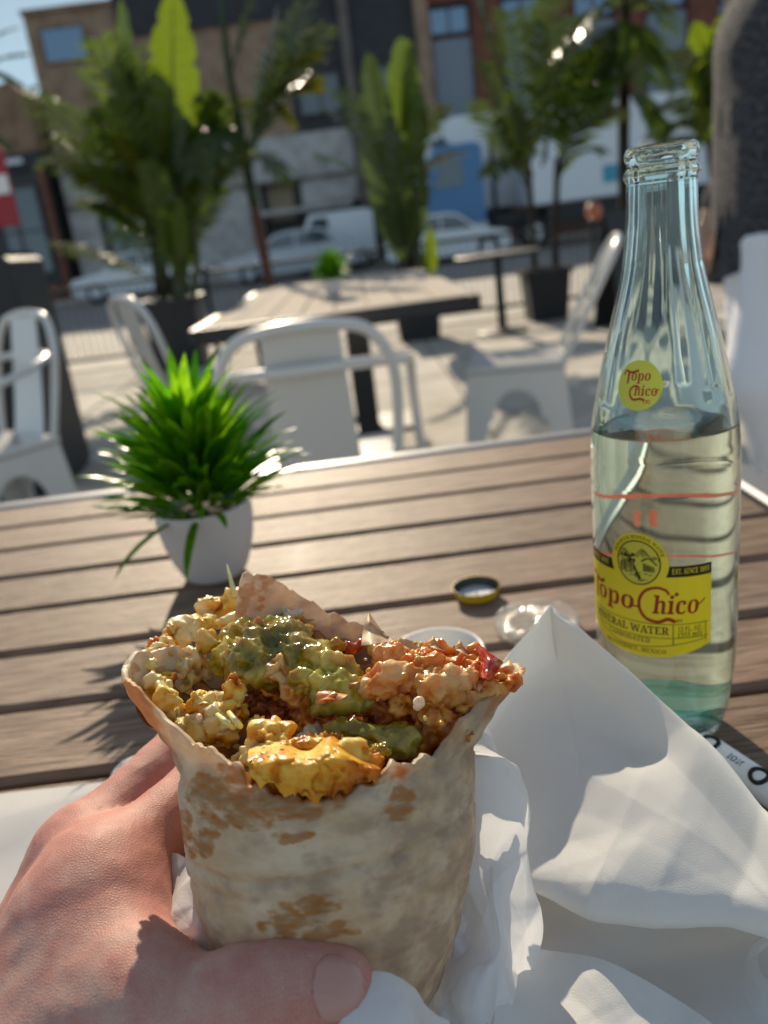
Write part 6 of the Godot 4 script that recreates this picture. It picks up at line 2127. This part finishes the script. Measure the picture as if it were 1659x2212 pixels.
	var masses := [
		["egg_piece", "egg", 1, 13, 0.005, "egg"], ["egg_piece", "egg", 14, 18, 0.004, "egg"], ["potato_piece", "potato", 19, 22, 0.004, "potato"],
		["salsa", "salsa", 23, 35, 0.005, "salsa"], ["potato_piece", "potato", 36, 44, 0.003, "potato"], ["egg_piece", "egg", 45, 50, 0.004, "egg"],
		["potato_piece", "potato", 51, 60, 0.0035, "potato"], ["potato_piece", "potato", 61, 70, 0.003, "potato"], ["salsa", "salsa", 71, 74, 0.005, "salsa"], ["egg_piece", "egg", 75, 85, 0.005, "egg"], ["egg_piece", "egg", 86, 93, 0.007, "egg"], ["egg_piece", "egg", 94, 97, 0.005, "egg"], ["potato_piece", "potato", 98, 102, 0.004, "potato"], ["salsa", "salsa", 103, 105, 0.006, "salsa"], ["salsa", "salsa", 106, 106, 0.006, "salsa"], ["salsa", "salsa", 107, 107, 0.006, "salsa"],
	]
	var spot := func(q: Array) -> Vector3:
		if q[0] < 0:
			var a := deg_to_rad(-q[0])
			return (place as Callable).call(a, -(rim as Callable).call(a) / long, -0.0008) + Vector3.UP * q[2] * 0.001
		return on_y(q[0], q[1], top.y + q[2] * 0.001)
	for g in masses:
		var lo := Vector3(9, 9, 9)
		var hi := -lo
		var bones := []
		for q in pieces:
			if q[6] < g[2] or q[6] > g[3] or apart.has(q[6]):
				continue
			var p: Vector3 = spot.call(q)
			var sx: float = q[3] * s / FOCAL
			var sy: float = q[4] * s / FOCAL
			var r := minf(sx, sy)
			var d := right * (sx - r) if sx > sy else cam_basis.y * (sy - r)
			d = d.rotated(cam_basis.z, rf(-0.5, 0.5))
			bones.append([p - d, p + d, r, q[5], p])
			lo = lo.min(p - Vector3.ONE * (maxf(sx, sy) + 0.004))
			hi = hi.max(p + Vector3.ONE * (maxf(sx, sy) + 0.004))
		var f := Field.new()
		f.setup(lo, hi, 0.0007 if g[5] != "salsa" else 0.0009)
		for e in bones:
			f.bone(e[0], e[1], e[2] * rf(0.9, 1.05), e[2] * rf(0.75, 1.0), g[4])
		var mb := MB.new()
		f.mesh_into(mb)
		var sd: int = g[2] * 7
		var big := noise(0.085, 2, 300 + sd)
		var mid := noise(0.21, 2, 320 + sd)
		var crack := noise(0.07, 2, 340 + sd)
		var rip := noise(0.5, 3, 360 + sd)
		var tone := noise(0.13, 3, 380 + sd)
		for i in mb.v.size():
			var p := mb.v[i]
			var w := p * 1000.0
			var bend := Vector3(mid.get_noise_3dv(w), mid.get_noise_3dv(w + Vector3(50, 0, 0)), mid.get_noise_3dv(w + Vector3(0, 50, 0))) * 2.5
			var h := big.get_noise_3dv(w + bend)
			var k := rip.get_noise_3dv(w)
			# crevices run where the noise passes through zero
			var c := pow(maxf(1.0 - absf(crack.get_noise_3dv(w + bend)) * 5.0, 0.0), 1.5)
			var out := 0.0
			if g[5] == "egg":
				out = 0.0034 * h - 0.0014 * c + 0.0008 * mid.get_noise_3dv(w) + 0.0001 * k
			elif g[5] == "potato":
				out = 0.0034 * h - 0.0018 * c + 0.0008 * mid.get_noise_3dv(w * 1.5) + 0.00035 * k
			else:
				out = 0.0030 * h + 0.0011 * mid.get_noise_3dv(w * 1.3) + 0.0001 * k
				c *= 0.3
			mb.v[i] = p + mb.nor[i] * out - foot
			var near := 1e9
			var list: Array = []
			for e in bones:
				var dd: float = p.distance_to(e[4]) - e[2] + 0.003 * h
				if dd < near:
					near = dd
					list = colors[e[3]]
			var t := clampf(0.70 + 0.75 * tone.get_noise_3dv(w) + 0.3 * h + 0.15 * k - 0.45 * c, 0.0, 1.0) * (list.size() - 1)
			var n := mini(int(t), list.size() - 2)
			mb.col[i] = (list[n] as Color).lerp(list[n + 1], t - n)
		mb.nor = PackedVector3Array()
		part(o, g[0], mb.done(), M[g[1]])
	for q in pieces:
		var kind: String = q[5]
		if not apart.has(q[6]):
			continue
		var p := on_y(q[0], q[1], top.y + q[2] * 0.001)
		var sx: float = q[3] * s / FOCAL
		var sy: float = q[4] * s / FOCAL
		var flat := 0.6 if kind == "egg_brown" else 0.8
		var m := lump(Vector3(sx, sy, (sx + sy) * 0.5 * flat), 0.6, 0.25 if kind != "white" else 0.1, 0.00055 / maxf((sx + sy) * 0.5, 0.002), colors[kind], 100 + q[6] * 3, 4)
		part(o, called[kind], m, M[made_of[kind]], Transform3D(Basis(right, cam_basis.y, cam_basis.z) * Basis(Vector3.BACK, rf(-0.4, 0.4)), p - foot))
	# torn flakes lying on the masses
	for i in 24:
		var a := rf(0, TAU)
		var q := sqrt(rf(0.02, 1.0)) * 0.9
		if sin(a) * q > 0.25:
			continue
		var u := 690 + cos(a) * 380 * q
		var left := u < 560
		var kind: String = ["egg", "egg_pale", "egg_brown"][i % 3] if left else ["potato", "potato_pale", "potato"][i % 3]
		var p := on_y(u, 1480 + sin(a) * 150 * q, top.y + rf(0.0, 0.0045))
		var fb := MB.new()
		var fp := PackedVector3Array()
		var fc := PackedColorArray()
		var size := rf(0.0022, 0.0048)
		var ph := rf(0, 9)
		for m in 22:
			for j in 5:
				var t := TAU * m / 22.0
				var r := size * j / 4.0 * (1.0 + 0.22 * sin(t * 2 + ph) + 0.13 * sin(t * 3 + ph * 2) + 0.07 * sin(t * 7 + ph) + 0.05 * sin(t * 11 + ph))
				fp.append(Vector3(cos(t) * r, 0.0009 * sin(t * 2 + ph) * j / 4.0 - 6.0 * r * r * rf(0.8, 1.2) * 8.0, sin(t) * r * 0.7))
				var list: Array = colors[kind]
				var w := clampf(2.6 - j * 0.45 + 0.5 * sin(t * 3 + ph), 0, 2.99)
				fc.append((list[int(w)] as Color).lerp(list[int(w) + 1], w - int(w)))
		fb.grid(fp, 22, 5, true, fc)
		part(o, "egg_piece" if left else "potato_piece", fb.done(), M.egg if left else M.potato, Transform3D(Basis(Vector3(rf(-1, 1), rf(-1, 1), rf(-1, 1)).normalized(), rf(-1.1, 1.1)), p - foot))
	# melted yellow and orange egg draped over the front lip
	var drape := [
		[on_y(540, 1600, top.y - 0.004), on_y(600, 1584, top.y - 0.003), on_y(660, 1602, top.y - 0.005), on_y(715, 1580, top.y), on_y(770, 1622, top.y - 0.006), on_y(815, 1648, top.y - 0.008)],
		[at(535, 1640, 0.1955), at(600, 1630, 0.193), at(665, 1640, 0.192), at(715, 1628, 0.1915), at(775, 1646, 0.1925), at(822, 1662, 0.1935)],
		[at(540, 1672, 0.193), at(605, 1675, 0.1905), at(665, 1686, 0.1895), at(715, 1684, 0.1893), at(770, 1676, 0.191), at(822, 1672, 0.1935)],
		[at(548, 1686, 0.1945), at(612, 1704, 0.190), at(668, 1720, 0.1890), at(716, 1722, 0.1890), at(768, 1704, 0.1912), at(818, 1682, 0.1945)],
	]
	var dn := []
	for row in drape:
		var rr := []
		for q in row:
			rr.append((q as Vector3) - foot)
		dn.append(rr)
	var dp := net_points(dn, 110, 60)
	var dc := PackedColorArray()
	var dn1 := noise(0.10, 3, 501)
	var dn2 := noise(0.3, 3, 502)
	for i in 110:
		for j in 60:
			var k := i * 60 + j
			var w := dp[k] * 1000.0
			var e := j / 59.0
			var n1 := dn1.get_noise_3dv(w)
			var n2 := dn2.get_noise_3dv(w)
			var rim_tear := (0.0034 * n2 + 0.0028 * dn1.get_noise_3dv(w * 2.5)) * (smoothstep(0.85, 1.0, e) + smoothstep(0.15, 0.0, e))
			dp[k] += (EYE - top).normalized() * (0.0022 * n1 + 0.0005 * n2 - 0.0012 * pow(1.0 - absf(dn2.get_noise_3dv(w * 0.45)), 8)) + Vector3(0, rim_tear, 0)
			var across := i / 109.0
			var t := clampf(2.5 + n1 * 2.4 + n2 * 0.5 - 1.3 * smoothstep(0.45, 1.0, e + 0.5 * n1) - 1.0 * smoothstep(0.35, 0.75, across + 0.4 * n1) - 0.9 * smoothstep(0.18, 0.0, e), 0, 2.99)
			var list: Array = colors["egg_brown"]
			dc.append((list[int(t)] as Color).lerp(list[int(t) + 1], t - int(t)))
	b = MB.new()
	b.grid(dp, 110, 60, false, dc)
	part(o, "egg_piece", b.done(), M.egg)
	# the scrap of red pepper
	var pm := MB.new()
	var pp := PackedVector3Array()
	var pc := PackedColorArray()
	for i in 12:
		for j in 12:
			var t := i / 11.0
			var w := j / 11.0
			var u := lerpf(lerpf(1032, 1036, w), lerpf(1088, 1056, w * 0.9), t)
			var v := lerpf(lerpf(1392, 1430, t), 1462.0 + 8 * t, w)
			pp.append(on_y(u, v, top.y + 0.004 + 0.003 * sin(t * 3.0) + 0.0008 * sin(w * 7)) - foot)
			pc.append(Color(0.42, 0.012, 0.006).lerp(Color(0.58, 0.05, 0.012), 0.5 + 0.5 * sin(i * 1.3 + j * 0.8)))
	pm.grid(pp, 12, 12, false, pc)
	part(o, "pepper_piece", pm.done(), M.pepper)
	# seeds and crumbs scattered over the top
	var tiny_m := []
	for k in 6:
		tiny_m.append(lump(Vector3(0.0011, 0.0008, 0.0009), 0.3, 0.1, 0.6, colors[["white", "egg_pale", "salsa_bright", "potato_pale", "white", "egg"][k]], 900 + k, 2))
	for i in 24:
		var a := rf(0, TAU)
		var q := sqrt(rf(0.0, 1.0)) * 0.85
		var p := on_y(700 + cos(a) * 400 * q, 1470 + sin(a) * 165 * q, top.y + rf(-0.001, 0.003))
		var k := rng.randi() % 6
		var sc := rf(0.4, 1.0)
		part(o, "crumb", tiny_m[k], M.egg if k != 2 else M.salsa, Transform3D(Basis(Vector3(rf(-1, 1), rf(-1, 1), rf(-1, 1)).normalized(), rf(0, 6)).scaled(Vector3(sc, sc, sc)), p - foot))
	# a shred of cabbage standing up at the back left, and cheese shreds
	part(o, "shred", tube_mesh(curve(PackedVector3Array([on_y(508, 1290, top.y + 0.006) - foot, on_y(500, 1258, top.y + 0.010) - foot, on_y(490, 1218, top.y + 0.014) - foot]), 10), PackedFloat32Array([0.0012, 0.0011, 0.001, 0.0009, 0.0008, 0.0007, 0.0006, 0.0005, 0.0003, 0.0001]), 8, 0.5), mat("shred", lin(0.72, 0.66, 0.25), 0.4))
	for q in [[470, 1545, 505, 1572], [495, 1540, 520, 1570], [560, 1420, 600, 1405], [690, 1440, 735, 1475]]:
		part(o, "shred", tube_mesh(curve(PackedVector3Array([on_y(q[0], q[1], top.y + 0.002) - foot, on_y((q[0] + q[2]) / 2.0, (q[1] + q[3]) / 2.0, top.y + 0.004) - foot, on_y(q[2], q[3], top.y + 0.001) - foot]), 8), PackedFloat32Array([0.0008]), 6), M.shred)
	# torn shreds of tortilla standing at the back right of the rim
	for q in [[780, 1395, 800, 1322, 850, 1385], [930, 1400, 938, 1372, 960, 1405], [985, 1405, 996, 1380, 1020, 1420]]:
		var tpts := PackedVector3Array()
		var tuv := PackedVector2Array()
		for i in 14:
			for j in 14:
				var t := i / 13.0
				var w := j / 13.0
				var base := Vector2(lerpf(q[0], q[4], t), lerpf(q[1], q[5], t))
				var tip := Vector2(q[2] + (t - 0.5) * 26, q[3] + absf(t - 0.4) * 40)
				var px := base.lerp(tip, w)
				tpts.append(on_y(px.x, px.y, top.y + 0.003 + 0.002 * sin(t * 5.0) + 0.001 * sin(w * 9.0 + t * 3.0)) - foot)
				tuv.append(Vector2(0.1 + t * 0.05, 0.1 + w * 0.1))
		b = MB.new()
		b.grid(tpts, 14, 14, false, PackedColorArray(), tuv)
		part(o, "torn_tortilla", b.done(), tm)

# ---------------------------------------------------------------- the hand
func hand() -> void:
	var o := thing("hand", "left hand of the photographer gripping the burrito, thumb across its front", "hand", at(60, 2300, 0.215))
	var wrist := at(0, 2500, 0.205)
	var wrist2 := at(30, 2440, 0.232)
	var i0 := at(222, 1905, 0.238)
	var m0 := at(176, 1848, 0.258)
	var r0 := at(165, 1868, 0.273)
	var p0 := at(160, 1910, 0.286)
	var lo := at(-40, 2320, 0.24)
	var hi := lo
	for q in [at(800, 2130, 0.18), at(800, 1560, 0.32), at(-60, 1800, 0.30), at(-60, 2350, 0.18), at(400, 2350, 0.17), at(520, 1640, 0.34)]:
		lo = lo.min(q)
		hi = hi.max(q)
	lo -= Vector3(0.02, 0.02, 0.02)
	hi += Vector3(0.02, 0.02, 0.02)
	var palm := Field.new()
	palm.setup(lo, hi, 0.0017)
	palm.bone(wrist, i0, 0.027, 0.0140, 0.02)
	palm.bone(wrist2, m0, 0.026, 0.0140, 0.02)
	palm.bone(wrist2, r0, 0.024, 0.013, 0.02)
	palm.bone(wrist2, p0, 0.022, 0.012, 0.02)
	palm.bone(at(-200, 2800, 0.205), wrist, 0.033, 0.027, 0.02)
	palm.bone(at(262, 1925, 0.236), at(284, 2095, 0.208), 0.0085, 0.0105, 0.02)
	palm.bone(at(170, 2010, 0.226), at(180, 2250, 0.208), 0.016, 0.022, 0.02)
	var thumb := palm.same()
	var t_mcp := at(338, 2212, 0.197)
	var t_ip := at(540, 2162, 0.190)
	var t_tip := at(728, 2134, 0.188)
	thumb.bone(at(150, 2360, 0.205), t_mcp, 0.022, 0.0138, 0.012)
	thumb.bone(t_mcp, t_ip, 0.0136, 0.0107, 0.010)
	thumb.bone(t_ip, t_ip.lerp(t_tip, 0.55), 0.0106, 0.0108, 0.008)
	thumb.bone(t_ip.lerp(t_tip, 0.5), t_tip, 0.0108, 0.0092, 0.006)
	palm.join(thumb, 0.016)
	var fingers := [
		[i0, at(436, 1704, 0.273), at(590, 1640, 0.292), at(690, 1640, 0.286), 0.0135, 0.0106, 0.0095, 0.0082],
		[m0, at(412, 1606, 0.298), at(590, 1580, 0.316), at(690, 1590, 0.308), 0.0130, 0.0105, 0.0095, 0.0082],
		[r0, at(396, 1668, 0.312), at(560, 1640, 0.326), at(660, 1650, 0.318), 0.0125, 0.0098, 0.0088, 0.0078],
		[p0, at(360, 1756, 0.318), at(500, 1730, 0.326), at(590, 1740, 0.318), 0.0112, 0.0086, 0.0078, 0.0070],
	]
	var all := palm.same()
	all.lowest(palm)
	for q in fingers:
		var f := palm.same()
		f.bone(q[0], q[1], q[4], q[5], 0.004)
		f.bone(q[1], q[2], q[5], q[6], 0.004)
		f.bone(q[2], q[3], q[6], q[7], 0.004)
		var joined := palm.same()
		joined.lowest(palm)
		joined.join(f, 0.007)
		all.lowest(joined)
	var b := MB.new()
	all.mesh_into(b)
	# creases across the thumb joint and the knuckles
	var lines := noise(0.35, 2, 97)
	var folds := []
	for e in [[t_ip, (t_tip - t_ip).normalized(), 0.016], [fingers[0][0], (fingers[0][1] - fingers[0][0]).normalized(), 0.017], [fingers[1][0], (fingers[1][1] - fingers[1][0]).normalized(), 0.017], [t_mcp, (t_ip - t_mcp).normalized(), 0.02]]:
		for k in [-0.006, -0.0038, -0.0016, 0.0006, 0.0026, 0.005]:
			folds.append([(e[0] as Vector3) + (e[1] as Vector3) * (k + rf(-0.0005, 0.0005)), e[1], e[2], rf(0.3, 1.0)])
	for i in b.v.size():
		var p := b.v[i]
		var d := 0.0
		for e in folds:
			var q: Vector3 = p - e[0]
			if q.length_squared() < 0.0009:
				var x: float = q.dot(e[1]) + 0.0016 * lines.get_noise_3dv(p * 500.0)
				d += e[3] * exp(-x * x / 2.0e-7) * exp(-q.length_squared() / (e[2] * e[2]))
		b.v[i] = p - b.nor[i] * d * 0.00042 + b.nor[i] * 0.0003 * lines.get_noise_3dv(p * 300.0)
	b.nor = PackedVector3Array()
	# skin tone: redder at knuckles, thumb end and web
	var blotch := noise(0.09, 3, 91)
	var warm := [[t_tip, 0.03], [i0, 0.028], [m0, 0.03], [at(436, 1704, 0.262), 0.03], [at(330, 1950, 0.22), 0.02]]
	for i in b.v.size():
		var p := b.v[i]
		var k := 0.35 + 0.8 * blotch.get_noise_3dv(p * 1000.0) + 0.35 * lines.get_noise_3dv(p * 1000.0)
		for q in warm:
			k += 0.55 * exp(-pow((p - (q[0] as Vector3)).length() / q[1], 2))
		b.col[i] = Color(0.54, 0.355, 0.295).lerp(Color(0.50, 0.235, 0.195), clampf(k, 0, 1))
		b.v[i] = p - o.position
	var skin := mat("skin", Color.WHITE, 0.56)
	skin.vertex_color_use_as_albedo = true
	skin.subsurf_scatter_enabled = true
	skin.subsurf_scatter_strength = 0.10
	var cells := noise(0.075, 2, 95, FastNoiseLite.TYPE_CELLULAR)
	cells.cellular_return_type = FastNoiseLite.RETURN_DISTANCE2_SUB
	cells.cellular_jitter = 0.85
	skin.metallic_specular = 0.3
	worn(skin, noise_tex(cells, 512, 512, ramp([[0.0, Color(0.84, 0.80, 0.78)], [0.25, Color(0.97, 0.96, 0.95)], [1.0, Color(1, 1, 1)]])), noise_tex(cells, 512, 512), Vector3(30, 30, 30), 0.014)
	part(o, "body", b.done(), skin)
	# thumbnail: a curved plate set on the back of the thumb end
	var axis := (t_tip - t_ip).normalized()
	var view := (EYE - t_tip).normalized()
	view = (view - axis * view.dot(axis)).normalized()
	var across := axis.cross(view)
	var pts := PackedVector3Array()
	for i in 25:
		for j in 25:
			var a := (i / 24.0 * 2 - 1)
			var l := (j / 24.0 * 2 - 1)
			# a rounded outline: square towards the tip, rounder at the root
			var edge := pow(maxf(1.0 - pow(absf(l), 4.5 if l > 0 else 3.0), 0.0), 0.45)
			var ang := a * 0.80 * edge
			var along := l * 0.0057 * (1.0 - 0.10 * a * a)
			var c := t_tip + axis * 0.0024 + axis * along
			var dir := view * cos(ang) + across * sin(ang)
			var r := 0.005
			while r < 0.02 and all.value(c + dir * r) < 0.0:
				r += 0.00015
			var proud := 0.00035 - 0.0007 * pow(maxf(absf(a), absf(l)), 8)
			pts.append(c + dir * (r + proud) - o.position)
	b = MB.new()
	b.grid(pts, 25, 25)
	var nail := mat("nail", lin(0.44, 0.235, 0.195), 0.28)
	part(o, "thumbnail", b.done(), nail)
	# the fold of skin round the root and sides of the nail
	var rimp := PackedVector3Array()
	for k in 33:
		var t := k / 32.0
		var n := Vector2(lerpf(14, 0, minf(t * 3.0, 1.0)), 0) if t < 0.34 else (Vector2(0, lerpf(0, 24, (t - 0.34) / 0.32)) if t < 0.66 else Vector2(lerpf(0, 14, (t - 0.66) / 0.34), 24))
		rimp.append(pts[clampi(int(round(n.y)), 0, 24) * 25 + clampi(int(round(n.x)), 0, 24)])
	var soft := PackedVector3Array()
	for k in 33:
		soft.append((rimp[maxi(k - 2, 0)] + rimp[maxi(k - 1, 0)] + rimp[k] + rimp[mini(k + 1, 32)] + rimp[mini(k + 2, 32)]) / 5.0)
	part(o, "cuticle", tube_mesh(soft, PackedFloat32Array([0.00042]), 8), mat("cuticle_skin", lin(0.36, 0.15, 0.12), 0.5))
